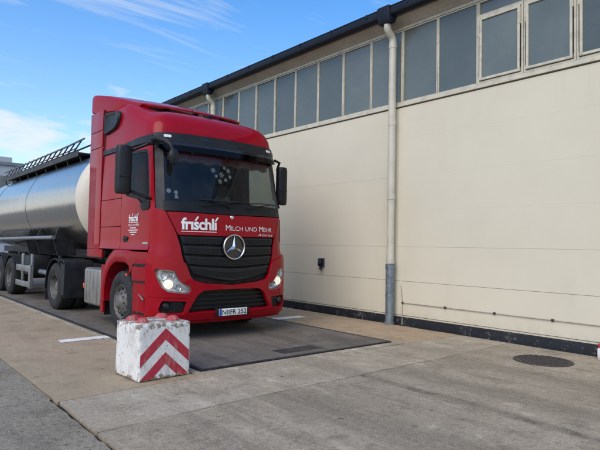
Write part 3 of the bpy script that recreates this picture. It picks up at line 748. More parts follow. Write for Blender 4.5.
# plate
ph = MB().box((-.31, -.045, .355), (.31, .02, .485), None, .012).build('plate_holder', 'black_plastic', tr)
pl = MB().box((-.26, -.052, .365), (.26, -.046, .475), None, .002).build('licence_plate', 'plate_white', tr)
MB().box((-.258, -.0545, .367), (-.215, -.0525, .473)).build('country_band', 'plate_blue', pl)
flat = lambda u, z: Vector((u, -.0535, z))
def flat_text(txt, x0, x1, z, h, mat, parent, surf, thick=.0):
    v, f = text_polys(txt, 1., thick); mn = min(q[0] for q in v); mxx = max(q[0] for q in v); zb = min(q[1] for q in v); zt = max(q[1] for q in v)
    vv = [(x0 + (q[0] - mn) / (mxx - mn) * (x1 - x0), (q[1] - zb) / (zt - zb) * h) for q in v]
    return letter(vv, f, mat, parent, 'lettering', z, 1, .001, surf)
flat_text('NI', -.205, -.105, .382, .076, 'plate_black', pl, flat, .012)
MB().lathe([(0, -.001), (.014, -.001), (.014, .002)], 1, (-.082, -.0535, .437), 14).build('plate_seal', 'plate_blue', pl)
MB().lathe([(0, -.001), (.014, -.001), (.014, .002)], 1, (-.082, -.0535, .400), 14).build('plate_seal', 'galv', pl)
flat_text('FR', -.058, .052, .382, .076, 'plate_black', pl, flat, .012)
flat_text('252', .082, .245, .382, .076, 'plate_black', pl, flat, .012)
# lettering on the flap
v, f, k_ = fit_text([('fr\u0131schl\u0131', 1.)], -.865, -.285, thick=.028, spacing=.94)
letter(v, f, 'lettering', tr, z0=1.695, off=.0085)
acc = MB()
for x in (-.655, -.318):
    P = [(x, 1.825), (x + .028, 1.825), (x + .075, 1.888), (x + .045, 1.894)]
    panel('lettering', P, 'lettering', tr, .0085, .003, bevel=0)
panel('lettering', [(-.865, 1.665), (-.285, 1.665), (-.285, 1.655), (-.865, 1.655)], 'lettering', tr, .0085, .003, bevel=0)
v, f, k_ = fit_text([('M', 1.), ('ILCH', .8), (' ', 1.), ('UND', .8), (' ', 1.), ('M', 1.), ('EHR', .8)], -.12, .84, spacing=1.05)
letter([(a, b * .92) for a, b in v], f, 'lettering', tr, z0=1.695, off=.0085)
v, f, k_ = fit_text([('Actros', 1.)], .52, .86, shear=.25, spacing=1.15)
letter([(a, b * .55) for a, b in v], f, 'lettering', tr, z0=1.622, off=.0085)
q = S(0, 1.905); MB().lathe([(0, -.012), (.026, -.012), (.032, -.006), (.032, .01)], 1, q, 20).build('badge', 'chrome', tr)
# black slotted trim on the far front corner
panel('corner_trim', [(1.19, 1.93), (1.30, 1.93), (1.29, 1.52), (1.17, 1.54)], 'black_plastic', tr, .012, .02)
# scuttle, windscreen, pillars
panel('scuttle', rounded(sym([(0, 2.135), (-1.06, 2.115), (-1.125, 2.12), (-1.13, 1.965), (0, 1.945)]), .01), 'black_plastic', tr, .006, .05)
WS = rounded(sym([(0, 3.03), (-1.07, 3.02), (-1.085, 2.11), (0, 2.13)]), .03)
wsn = panel('windscreen', WS, 'windscreen', tr, .0, .006, bevel=0)
for sg in (1, -1):
    P = rounded([(-1.072, 3.03), (-1.088, 2.115), (-1.13, 1.96), (-1.245, 2.0), (-1.225, 3.03)], .01)
    panel('windscreen_pillar', P if sg == 1 else mirror(P), 'grey_plastic', tr, .006, .06)
# front roof band and sun visor
panel('roof_band', rounded(sym([(0, 3.205), (-.95, 3.195), (-1.18, 3.185), (-1.36, 3.155), (-1.36, 3.06), (-1.1, 3.04), (0, 3.04)]), .02), 'grey_plastic', tr, .015, .06)
for u in (-1.0, -.35, .35, 1.0):
    panel('marker_lamp', rounded([(u - .06, 3.155), (u + .06, 3.155), (u + .06, 3.112), (u - .06, 3.112)], .015), 'lamp_white' if abs(u) > .5 else 'black_gloss', tr, .022, .02)
def SVIS(u, z):
    q = S(u, 3.06); t_ = (3.06 - z); n = SN(u, 3.06); return Vector((q.x + n.x * (.03 + t_ * .42), q.y + n.y * (.03 + t_ * .42) , z))
panel('sun_visor', rounded(sym([(0, 3.035), (-1.10, 3.03), (-1.14, 2.93), (-1.05, 2.905), (0, 2.90)]), .03), 'smoked', tr, .0, .008, surf=SVIS, bevel=0)
panel('visor_edge', sym([(0, 3.045), (-1.12, 3.04), (-1.12, 2.995), (0, 3.0)]), 'black_gloss', tr, .004, .02, surf=SVIS, bevel=.004)
for u in (-.62, 0, .62):
    panel('visor_bracket', [(u - .02, 3.03), (u + .02, 3.03), (u + .02, 2.88), (u - .02, 2.88)], 'black_plastic', tr, -.006, .015, surf=SVIS, bevel=0)
# wipers
for x0, z0, x1, z1 in ((-.52, 2.05, .12, 2.15), (.30, 2.05, .86, 2.16), (-.02, 2.05, -.42, 2.155)):
    a = S(x0, z0) + SN(x0, z0) * .03; b = S(x1, z1) + SN(x1, z1) * .035; c_ = S((x0 + x1) / 2, (z0 + z1) / 2) + SN(0, 2.05) * .055
    wp = MB().tube([a, c_, b], .010, 6).build('wiper', 'black_plastic', tr)
    xa, xb = (x0 + x1) / 2 - .25 * (1 if x1 > x0 else -1), x1 + .12 * (1 if x1 > x0 else -1)
    MB().tube([S(xa, z1 - .015) + SN(xa, z1) * .016, S((xa + xb) / 2, z1 + .01) + SN(0, z1) * .018, S(xb, z1 + .005) + SN(xb, z1) * .016], .009, 6).build('wiper_blade', 'rubber', wp)
# stickers and fringe inside the screen
for i, (u, z, r) in enumerate(((-.25, 2.66, .045), (-.10, 2.60, .05), (.04, 2.68, .045), (-.14, 2.49, .042), (.06, 2.58, .03), (-.20, 2.57, .028), (-.03, 2.72, .026), (-.03, 2.52, .03))):
    mb = MB()
    for kk in range(6):
        a = kk * PI / 3 + i
        for rr, w_ in ((r, .006),):
            p0 = (u, z); p1 = (u + math.cos(a) * rr, z + math.sin(a) * rr); nx, nz = -math.sin(a) * w_, math.cos(a) * w_
            P = [(p0[0] + nx, p0[1] + nz), (p1[0] + nx * 1.6, p1[1] + nz * 1.6), (p1[0] - nx * 1.6, p1[1] - nz * 1.6), (p0[0] - nx, p0[1] - nz)]
            mb.add([S(a_, b_) + SN(a_, b_) * (-.010 - .0006 * kk) for a_, b_ in P], [(0, 1, 2, 3)])
    mb.build('flower_sticker', 'sticker', wsn, smooth=0)
panel('round_sticker', [(-1.025 + .035 * math.cos(a), 2.275 + .035 * math.sin(a)) for a in [2 * PI * i / 14 for i in range(14)]], 'sticker', wsn, -.009, .002, bevel=0)
panel('figure_sticker', [(-.945, 2.16), (-.925, 2.23), (-.95, 2.25), (-.93, 2.285), (-.90, 2.285), (-.88, 2.25), (-.90, 2.23), (-.88, 2.16)], 'sticker', wsn, -.009, .002, bevel=0)
panel('permit_sticker', [(.93, 2.10), (1.03, 2.10), (1.03, 2.26), (.93, 2.27)], 'sticker', wsn, -.009, .002, bevel=0)
P = [(-1.02, 2.99)] + [(-1.02 + 2.04 * i / 60, 2.865 - .02 * (i % 2) - .03 * math.sin(i / 60 * PI * 7) ** 2) for i in range(61)] + [(1.02, 2.99)]
panel('curtain_valance', P, 'curtain', tr, -.06, .004, bevel=0)
P2 = [(-1.02, 2.90)] + [(-1.02 + 2.04 * i / 90, 2.80 - .022 * (i % 2) - .03 * math.sin(i / 90 * PI * 7) ** 2) for i in range(91)] + [(1.02, 2.90)]
panel('curtain_fringe', P2, 'fringe', tr, -.068, .003, bevel=0)
# interior
it = MB()
it.box((-1.12, .42, 1.40), (1.12, 2.40, 1.46)); it.box((-1.14, 2.36, 1.40), (1.14, 2.42, 3.1)); it.box((-1.12, .55, 3.06), (1.12, 2.4, 3.09))
it.box((-1.14, 1.52, 1.46), (-1.10, 2.36, 3.06)); it.box((1.10, 1.52, 1.46), (1.14, 2.36, 3.06)); it.box((-1.12, .40, 1.45), (1.12, .46, 1.9))
it.box((-1.16, 1.40, 2.15), (-1.10, 1.55, 3.05)); it.box((1.10, 1.40, 2.15), (1.16, 1.55, 3.05))
it.build('interior_shell', 'interior', tr)
db = MB().prism([(.24, 1.9), (.30, 2.06), (.55, 2.12), (.78, 2.06), (.86, 1.85), (.8, 1.6), (.4, 1.5)], 0, -1.08, 1.08).build('dashboard', 'interior', tr, .02)
MB().box((-.05, .5, 2.10), (.25, .62, 2.28), None, .02).build('dash_display', 'black_gloss', db)
for x in (-.55, .30): MB().box((x, .40, 2.085), (x + .22, .48, 2.125), None, .01).build('dash_paper', 'sticker', db)
for x in (-.62, .62):
    st_ = MB().box((x - .26, 1.05, 1.75), (x + .26, 1.55, 1.92), None, .04).build('seat', 'seat_cloth', tr)
    MB().box((x - .25, 1.48, 1.85), (x + .25, 1.64, 2.58), None, .05).build('seat_back', 'seat_cloth', st_)
    MB().box((x - .14, 1.52, 2.60), (x + .14, 1.62, 2.82), None, .04).build('headrest', 'seat_cloth', st_)
sw = [Vector((.62, .88, 2.17)) + Matrix.Rotation(math.radians(-62), 3, 'X') @ Vector((math.cos(a) * .225, 0, math.sin(a) * .225)) for a in [2 * PI * i / 32 for i in range(32)]]
stw = MB().tube(sw, .017, 8, closed=True).build('steering_wheel', 'black_plastic', tr)
for a in (0, 11, 21): MB().tube([(.62, .86, 2.14), sw[a]], .016, 6).build('wheel_spoke', 'black_plastic', stw)
MB().tube([(.62, .87, 2.15), (.62, .62, 1.95)], [.06, .04], 10).build('steering_column', 'black_plastic', stw)
cu = MB(); 
for i in range(16):
    y0_ = 1.22 + i * .012; cu.add([(1.06 - .02 * (i % 2), y0_, 2.95), (1.06 - .02 * ((i + 1) % 2), y0_ + .02, 2.95), (1.02 - .02 * ((i + 1) % 2), y0_ + .24, 2.15), (1.02 - .02 * (i % 2), y0_ + .22, 2.15)], [(0, 1, 2, 3)])
cu.build('side_curtain', 'curtain', tr, smooth=0)
cu = MB()
for i in range(22): y0_ = .98 + i * .02; cu.add([(-1.06 + .02 * (i % 2), y0_, 2.98), (-1.06 + .02 * ((i + 1) % 2), y0_ + .02, 2.98), (-1.06 + .02 * ((i + 1) % 2), y0_ + .02, 2.15), (-1.06 + .02 * (i % 2), y0_, 2.15)], [(0, 1, 2, 3)])
cu.build('side_curtain', 'curtain', tr, smooth=0)

# side panels, doors, windows
for sg in (1, -1):
    fl = (lambda P: P) if sg == 1 else mirror
    WN = rounded([(-1.385, 2.93), (-1.375, 2.20), (-1.46, 2.06), (-1.60, 2.05), (-1.80, 2.16), (-2.33, 2.24), (-2.33, 2.96)], [.06, .05, .06, .05, .05, .06, .06])
    dr = panel('door', fl(rounded([(-1.262, 3.02), (-1.262, 2.0), (-uY(.43), 1.60), (-uY(.43), 1.365), (-2.475, 1.365), (-2.485, 3.02)], .02)), 'red', tr, .004, .03, holes=[fl(WN)])
    panel('door_glass', fl(WN), 'side_glass', dr, -.012, .006, bevel=0)
    gap = [(cx_, cz_) for cx_, cz_ in WN]
    cw = (sum(q[0] for q in WN) / len(WN), sum(q[1] for q in WN) / len(WN))
    inner = [(cw[0] + (q[0] - cw[0]) * .93, cw[1] + (q[1] - cw[1]) * .93) for q in WN]
    panel('window_seal', fl(WN), 'black_plastic', dr, -.002, .02, holes=[fl(inner)], bevel=0)
    panel('window_foot', fl(rounded([(-1.375, 2.12), (-1.375, 2.03), (-1.43, 1.985), (-1.62, 1.975), (-1.68, 2.05), (-1.60, 2.10), (-1.46, 2.09)], .02)), 'black_plastic', dr, .018, .02)
    hd = panel('door_handle', fl(rounded([(-2.15, 1.57), (-2.34, 1.585), (-2.38, 1.53), (-2.33, 1.475), (-2.15, 1.49)], .03)), 'void', dr, .007, .01)
    panel('handle_grip', fl(rounded([(-2.155, 1.565), (-2.29, 1.572), (-2.30, 1.535), (-2.155, 1.53)], .012)), 'grey_plastic', hd, .025, .012)
    panel('side_panel', fl(rounded([(-2.50, 3.02), (-2.494, 2.215), (-3.40, 2.215), (-3.40, 3.02)], .015)), 'red', tr, .004, .03)
    panel('side_panel', fl(rounded([(-2.494, 2.205), (-2.49, 1.745), (-3.40, 1.745), (-3.40, 2.205)], .015)), 'red', tr, .0035, .03)
    lk = panel('locker_door', fl(rounded([(-2.49, 1.735), (-2.49, 1.365), (-3.40, 1.365), (-3.40, 1.735)], .015)), 'red', tr, .003, .03)
    panel('roof_trim', fl(rounded([(-1.25, 3.15), (-1.9, 3.135), (-2.6, 3.105), (-3.40, 3.105), (-3.40, 3.025), (-1.25, 3.03)], .015)), 'grey_plastic', tr, .03, .05)
    # cab to trailer fairing, three panels
    for z0, z1 in ((1.20, 3.185), (3.193, 3.495), (3.503, 3.87)):
        mb = MB(); P = [(-1.238 * sg, 2.47), (-1.245 * sg, 3.06), (-1.20 * sg, 3.13), (-1.17 * sg, 3.13), (-1.205 * sg, 3.05), (-1.20 * sg, 2.47)]
        if z0 < 1.3:
            mb.prism([(-1.236 * sg, 2.33), (-1.238 * sg, 2.47), (-1.245 * sg, 3.06), (-1.20 * sg, 3.13), (-1.17 * sg, 3.13), (-1.205 * sg, 3.05), (-1.20 * sg, 2.33)], 2, z0, 1.36 - .01)
            mb.prism(P, 2, 1.351, z1)
        else: mb.prism(P, 2, z0, z1)
        mb.build('side_fairing', 'red', tr, .006)
    panel('side_indicator', fl([(-2.06, .985), (-1.99, .985), (-1.99, .95), (-2.06, .95)]), 'orange_lens', tr, .05, .02)
    # fenders and steps
    AC = (1.43, .50)
    mb = MB(); ri, ro = .615, .80
    arc = [math.radians(a) for a in range(-4, 190, 6)]
    prof = lambda a: (AC[0] + math.cos(a) * 1, AC[1])
    rows = []
    for a in arc:
        # outer skin of the arch, flaring towards the wheel
        ca, sa = math.cos(PI - a), math.sin(PI - a)      # starts at the rear
        sq = 1 + .07 * abs(math.sin(2 * a))
        ring = []
        for r, xx in ((.60, -.95), (.60, -1.255), (.625, -1.268), (.70, -1.262), (.775, -1.245), (.80, -1.225), (.80, -.95)):
            yy = AC[0] - ca * r * sq * 1.12; zz2 = AC[1] + sa * r * sq * 1.09
            ring.append((xx * sg, yy, max(zz2, .30)))
        rows.append(ring)
    n = len(rows[0]); v = [q for rg in rows for q in rg]; f = []
    for i in range(len(rows) - 1):
        for j in range(n): f.append((i * n + j, i * n + (j + 1) % n, (i + 1) * n + (j + 1) % n, (i + 1) * n + j))
    f += [tuple(range(n)), tuple(range((len(rows) - 1) * n, len(rows) * n))]
    mb.add(v, f)
    fd = mb.build('front_fender', 'red_lower', tr, smooth=40)
    box('mud_skirt', (-1.245 * sg, 2.17, .25), (-1.20 * sg, 2.31, 1.08), 'red_lower', tr, .012)
    box('mud_flap', (-1.19 * sg, 2.235, .20), (-.86 * sg, 2.26, 1.2), 'rubber', tr, .004)
    mb = MB().prism([(-1.10 * sg, .74), (-1.10 * sg, 2.2), (-.86 * sg, 2.2), (-.86 * sg, .74)], 2, 1.20, 1.34); mb.build('wheel_house', 'void', tr)
    box('wheel_house_front', (-1.19 * sg, .78, .42), (-.86 * sg, .80, 1.3), 'void', tr)
    # steps: red side cheek with dark treads
    st2 = panel('step_panel', fl(rounded([(-uY(.41), 1.335), (-uY(.41), 1.155), (-uY(.85), 1.15), (-uY(.97), 1.0), (-uY(1.0), .96), (-uY(1.05), 1.335)], .015)), 'red_lower', tr, .018, .03)
    panel('step_panel', fl(rounded([(-uY(.41), 1.115), (-uY(.41), .90), (-uY(.90), .885), (-uY(.93), 1.10)], .012)), 'red_lower', tr, .014, .03)
    panel('step_panel', fl(rounded([(-uY(.41), .855), (-uY(.41), .375), (-uY(.47), .33), (-uY(.86), .33), (-uY(.86), .865)], .012)), 'red_lower', tr, .010, .04, holes=[fl(rounded([(-uY(.46), .66), (-uY(.46), .44), (-uY(.73), .44), (-uY(.73), .66)], .03))])
    panel('step_backing', fl([(-uY(.41), 1.32), (-uY(.41), .36), (-uY(.86), .36), (-uY(.92), 1.32)]), 'void', tr, -.05, .02, bevel=0)
    for z, y1 in ((1.135, .86), (.876, 1.0), (.40, .84)):
        panel('step_tread', fl(rounded([(-uY(.46), z + .018), (-uY(.46), z - .02), (-uY(y1), z - .02), (-uY(y1), z + .018)], .008)), 'black_plastic', tr, .012, .10)
    panel('step_lamp_bar', fl([(-uY(.50), .63), (-uY(.66), .70), (-uY(.66), .68), (-uY(.50), .60)]), 'alu', tr, .016, .02)
# door lettering
v, f, k_ = fit_text([('fr\u0131schl\u0131', 1.)], -2.13, -1.77, thick=.03, spacing=.95)
dl = letter(v, f, 'lettering', tr, z0=1.815, off=.010)
for x in (-2.0, -1.79): panel('lettering', [(x, 1.898), (x + .02, 1.898), (x + .045, 1.935), (x + .025, 1.938)], 'lettering', tr, .010, .003, bevel=0)
panel('lettering', [(-2.13, 1.797), (-1.77, 1.797), (-1.77, 1.789), (-2.13, 1.789)], 'lettering', tr, .010, .003, bevel=0)
for wd_, x0, x1 in (('MILCH', -2.14, -2.0), ('UND', -1.975, -1.885), ('MEHR', -1.86, -1.73)):
    v, f, k_ = fit_text([(wd_, 1.)], x0, x1)
    letter([(a, b * 1.1) for a, b in v], f, 'lettering', tr, z0=1.735, off=.010)['kind'] = 'stuff'
for x0, x1, z in ((-2.06, -1.82, 1.70), (-2.13, -1.75, 1.665), (-2.08, -1.80, 1.63), (-2.02, -1.86, 1.595)):
    n = int((x1 - x0) / .045)
    for i in range(n):
        a = x0 + i * .045; panel('lettering_dash', [(a, z + .016), (a + .034, z + .016), (a + .034, z), (a, z)], 'lettering', tr, .010, .003, bevel=0)
panel('model_badge', [(-1.60, 1.485), (-1.44, 1.485), (-1.44, 1.455), (-1.60, 1.455)], 'chrome', tr, .012, .006, bevel=.002)

MB().box((-1.205, 2.42, 1.36), (1.205, 2.50, 3.84)).build('cab_rear_wall', 'void', tr)
# roof
FR = [(3.04, 1.20 / 1.23, .345), (3.2, 1.195 / 1.23, .365), (3.33, 1.175 / 1.23, .40), (3.44, 1.135 / 1.23, .46), (3.53, 1.07 / 1.23, .56), (3.60, .97 / 1.23, .72), (3.66, .82 / 1.23, .92), (3.70, .6 / 1.23, 1.15), (3.72, .3 / 1.23, 1.35)]
RR = [(3.04, .978), (3.2, .977), (3.42, .975), (3.62, .970), (3.76, .958), (3.83, .92), (3.865, .78), (3.88, .55), (3.885, .25)]
us = [i / 40 for i in range(int(uY(2.46) * 40) + 1)] + [uY(2.46)]
us = [-q for q in reversed(us[1:])] + us
v = []; f = []
for (zf, wf, dyf), (zr, wr) in zip(FR, RR):
    for u in us:
        x, y = ref(u); b = min(1, max(0, (y - .25) / 1.3)); b = b * b * (3 - 2 * b)
        v.append((x * (wf * (1 - b) + wr * b), y + dyf * max(0, 1 - y / 1.9) if y < 1.9 else y, zf * (1 - b) + zr * b))
n = len(us)
for i in range(len(FR) - 1):
    for j in range(n - 1): f.append((i * n + j, i * n + j + 1, (i + 1) * n + j + 1, (i + 1) * n + j))
f.append(tuple((len(FR) - 1) * n + j for j in range(n)))
f.append(tuple([i * n for i in range(len(FR))] + [i * n + n - 1 for i in range(len(FR) - 1, -1, -1)]))
rf = MB().add(v, f).build('cab_roof', 'red', tr, smooth=50)
MB().box((-.05, .80, 3.60), (.05, .90, 3.69), None, .02).build('roof_sensor', 'black_plastic', rf)
MB().tube([(-.25, .98, 3.68), (-.25, 1.0, 3.78)], [.018, .006], 8).build('roof_antenna', 'black_plastic', rf)
# roof spoiler
sp_ = MB(); ys_ = [(1.18, 3.80, .93, 3.765), (1.24, 3.835, 1.0, 3.765), (1.5, 3.91, 1.08, 3.79), (1.9, 4.04, 1.14, 3.81), (2.4, 4.17, 1.19, 3.825), (2.9, 4.28, 1.22, 3.885), (3.06, 4.305, 1.225, 3.92), (3.12, 4.28, 1.22, 3.93)]
v = []; f = []; XS = 41
def sp_row(y, zt, hw, zb, inner):
    row = []
    for i in range(XS):
        tt = -1 + 2 * i / (XS - 1); a = abs(tt)
        if a <= .72: x = tt / .72 * (hw - .045); z = zt - .05 * (a / .72) ** 2.5 * min(1, (zt - zb) / .2)
        else:
            k9 = (a - .72) / .28; zs = zt - .05 * min(1, (zt - zb) / .2); rr9 = min(.05, (zs - zb) * .5)
            if k9 < .5: an = k9 / .5 * PI / 2; x = math.copysign(hw - .045 + .045 * math.sin(an), tt); z = zs - rr9 * (1 - math.cos(an))
            else: x = math.copysign(hw, tt); z = zs - rr9 - (zs - rr9 - zb) * (k9 - .5) / .5
        yy = y + (.30 * a ** 3 if y < 1.6 else .30 * a ** 3 * max(0, (2.4 - y) / .8))
        if inner: x *= .965; z -= .025
        row.append((x, yy, z))
    return row
for y, zt, hw, zb in ys_: v += sp_row(y, zt, hw, zb, False)
m_ = len(ys_)
for y, zt, hw, zb in ys_: v += sp_row(y, zt, hw, zb, True)
for i in range(m_ - 1):
    for j in range(XS - 1):
        f.append((i * XS + j, i * XS + j + 1, (i + 1) * XS + j + 1, (i + 1) * XS + j)); o_ = m_ * XS; f.append((o_ + i * XS + j, o_ + (i + 1) * XS + j, o_ + (i + 1) * XS + j + 1, o_ + i * XS + j + 1))
    for j in (0, XS - 1): f.append((i * XS + j, (i + 1) * XS + j, o_ + (i + 1) * XS + j, o_ + i * XS + j))
for i in (0, m_ - 1):
    for j in range(XS - 1): f.append((i * XS + j, i * XS + j + 1, o_ + i * XS + j + 1, o_ + i * XS + j))
spo = sp_.add(v, f).build('roof_spoiler', 'red', tr, smooth=40)
MB().prism([(-1.0, 1.60), (1.0, 1.60), (1.0, 1.64), (-1.0, 1.64)], 2, 3.70, 3.84).build('spoiler_baffle', 'void', spo)
for x in (-.55, 0, .55): MB().box((x - .03, 1.28, 3.70), (x + .03, 1.40, 3.81)).build('spoiler_bracket', 'black_plastic', spo)
# intake scoop at the cab corner
for sg in (1, -1):
    mb = MB(); P0 = [(1.70, 3.64), (1.78, 3.73), (2.36, 3.79), (2.42, 3.73), (2.42, 3.42), (2.36, 3.385), (1.92, 3.43), (1.78, 3.50)]
    P0 = rounded(P0, .06, 3)
    nn = len(P0); cy_ = sum(q[0] for q in P0) / nn; cz_ = sum(q[1] for q in P0) / nn
    v = [(-1.10 * sg, y, z) for y, z in P0] + [(-1.225 * sg, y, z) for y, z in P0] + [(-1.25 * sg, cy_ + (y - cy_) * .93, cz_ + (z - cz_) * .91) for y, z in P0] + [(-1.243 * sg, cy_ + .03 + (y - cy_) * .72, cz_ + (z - cz_) * .68) for y, z in P0] + [(-1.235 * sg, cy_ + .03 + (y - cy_) * .68, cz_ + (z - cz_) * .64) for y, z in P0]
    f = [(i * nn + j, i * nn + (j + 1) % nn, (i + 1) * nn + (j + 1) % nn, (i + 1) * nn + j) for i in range(4) for j in range(nn)] + [tuple(4 * nn + j for j in range(nn))]
    mb.add(v, f).build('air_intake', 'grey_plastic', tr, smooth=40)
# mirrors
for sg in (1, -1):
    xs0, xs1 = (-1.70, -1.44) if sg == 1 else (1.235, 1.465)
    ym = .62 if sg == 1 else .50
    zb_, zt_ = (2.20, 2.93) if sg == 1 else (2.21, 2.90)
    P = rounded([(xs0, ym + .05), (xs0 + .02, ym - .05), ((xs0 + xs1) / 2, ym - .085), (xs1 - .02, ym - .05), (xs1, ym + .05)], .04)
    mb = MB(); nn = len(P); v = []; f = []
    lev = [(zb_, .82), (zb_ + .03, .95), (zb_ + .09, 1.), (zt_ - .09, 1.), (zt_ - .03, .95), (zt_, .82)]
    cxm, cym = (xs0 + xs1) / 2, ym
    for z, k_ in lev: v += [(cxm + (x - cxm) * k_, cym + (y - cym) * k_, z) for x, y in P]
    f = [(i * nn + j, i * nn + (j + 1) % nn, (i + 1) * nn + (j + 1) % nn, (i + 1) * nn + j) for i in range(5) for j in range(nn)] + [tuple(range(nn)), tuple(5 * nn + j for j in range(nn))]
    mr = mb.add(v, f).build('side_mirror', 'grey_plastic' if sg == 1 else 'black_plastic', tr, .008, smooth=40)
    MB().box((xs0 + .02, ym + .045, zb_ + .28), (xs1 - .02, ym + .056, zt_ - .03), None, .004).build('mirror_glass', 'chrome', mr)
    MB().box((xs0 + .02, ym + .045, zb_ + .03), (xs1 - .02, ym + .056, zb_ + .25), None, .004).build('mirror_glass', 'chrome', mr)
    MB().box((xs0 + .04, ym - .083, zb_ + .255), (xs1 - .04, ym - .02, zb_ + .260)).build('housing_seam', 'void', mr)
    xm = -1.16 if sg == 1 else 1.14
    for z, zz0 in ((zt_ - .05, 3.0), (zb_ + .05, 2.14)):
        MB().tube([(xm, .46, zz0), (xm * 1.10, .46, zz0 - (.03 if zz0 > 2.5 else -.02)), (xs1 if sg == 1 else xs0, ym, z), (cxm, ym, z)], .026, 8).build('mirror_arm', 'black_plastic', mr)
fm = MB().tube([(-1.19, .52, 3.07), (-1.15, .36, 3.06), (-1.08, .25, 3.02), (-1.035, .17, 2.95), (-1.025, .12, 2.84)], [.05, .062, .06, .045, .03], 4).build('front_mirror', 'grey_plastic', tr, .022)
bm = bmesh.new(); bmesh.ops.create_uvsphere(bm, u_segments=18, v_segments=12, radius=1)
for q in bm.verts:
    k_ = 1 + .25 * q.co.z; q.co = Vector((-1.02 + q.co.x * .078 * k_, .10 + q.co.y * .06, 2.765 + q.co.z * .125))
me = bpy.data.meshes.new('mirror_head'); bm.to_mesh(me); bm.free(); finish(me, 60); link('mirror_head', me, 'grey_plastic', fm)

# wheels
def wheel(cx_, cy_, side, front, parent, w_=.30, name='wheel'):
    """side -1: outer face towards -x"""
    R = .505; s = side
    P = [(.285, .0), (.30, -.012), (.36, -.03), (.43, -.02), (.475, .0), (.497, .02), (R, .05), (R, w_ - .05), (.497, w_ - .02), (.475, w_), (.43, w_ + .02), (.36, w_ + .02), (.285, w_)]
    wh = MB().lathe([(r, -s * h) for r, h in P], 0, (cx_, cy_, .505), 48).build(name, 'rubber', parent, smooth=30)
    gm = MB()
    for h in (.075, .15, .225):
        gm.lathe([(R + .0015, -s * (h - .006) * w_ / .30), (R + .0015, -s * (h + .006) * w_ / .30)], 0, (cx_, cy_, .505), 48)
    gm.build('tread_groove', 'void', wh)
    if front: rp = [(.288, .012), (.275, -.004), (.262, .006), (.25, .03), (.235, .05), (.20, .035), (.165, .0), (.135, -.012), (.12, -.03), (.10, -.055), (.075, -.068), (0, -.07)]
    else: rp = [(.288, .012), (.275, -.004), (.262, .006), (.25, .06), (.235, .12), (.20, .135), (.165, .14), (.135, .13), (.11, .08), (.095, .05), (.07, .04), (0, .038)]
    rm = MB().lathe([(r, -s * h) for r, h in rp], 0, (cx_, cy_, .505), 40).build('rim', 'rim_steel', wh, smooth=30)
    for i in range(10):
        a = 2 * PI * i / 10
        h0 = -.005 if front else .12
        y, z = cy_ + math.cos(a) * .152, .505 + math.sin(a) * .152
        MB().tube([(cx_ - s * (h0 + .03), y, z), (cx_ - s * (h0 - .028), y, z)], .017, 6).build('wheel_nut', 'alu', rm)
    for i in range(10):
        a = 2 * PI * (i + .5) / 10; h0 = .026 if front else .117
        y, z = cy_ + math.cos(a) * .208, .505 + math.sin(a) * .208
        MB().tube([(cx_ - s * (h0 + .02), y, z), (cx_ - s * (h0 - .006), y, z)], .024, 8).build('hand_hole', 'void', rm)
    return wh
for sd_ in (-1, 1): wheel(1.235 * sd_, 1.41, sd_, True, tr)
for sd_ in (-1, 1):
    wheel(1.235 * sd_, 5.08, sd_, False, tr); wheel((1.235 - .345) * sd_, 5.08, sd_, False, tr)
# chassis and rear equipment
ch = MB()
for x in (-.43, .36): ch.box((x, .9, .72), (x + .07, 6.0, 1.0))
ch.box((-.36, 1.8, .75), (.36, 1.95, .98)); ch.box((-.36, 5.85, .75), (.36, 5.98, .98)); ch.box((-.36, 3.4, .75), (.36, 3.5, .98))
ch.build('chassis_frame', 'chassis', tr)
MB().tube([(-.95, 1.41, .505), (.95, 1.41, .505)], .07, 10).build('front_axle', 'chassis', tr)
MB().tube([(-.95, 5.08, .505), (-.3, 5.08, .505), (-.2, 5.08, .505), (.2, 5.08, .505), (.3, 5.08, .505), (.95, 5.08, .505)], [.08, .08, .2, .2, .08, .08], 14).build('rear_axle', 'chassis', tr)
MB().box((-.6, .9, .55), (.6, 2.6, 1.30)).build('engine', 'void', tr)
MB().lathe([(0, 1.16), (.5, 1.16), (.5, 1.10), (.42, 1.03), (0, 1.03)], 2, (0, 4.55, 0), 24).build('fifth_wheel', 'chassis', tr)
MB().box((-.9, 2.5, .95), (.9, 3.1, 1.05)).build('catwalk', 'chassis', tr)
for i in range(3):
    MB().tube([(-.35 + .2 * i, 2.52, 1.7), (-.35 + .2 * i, 2.9, 1.45), (-.3 + .18 * i, 3.3, 1.5), (-.3 + .15 * i, 3.75, 1.75)], .018, 6).build('air_hose', 'black_plastic', tr)
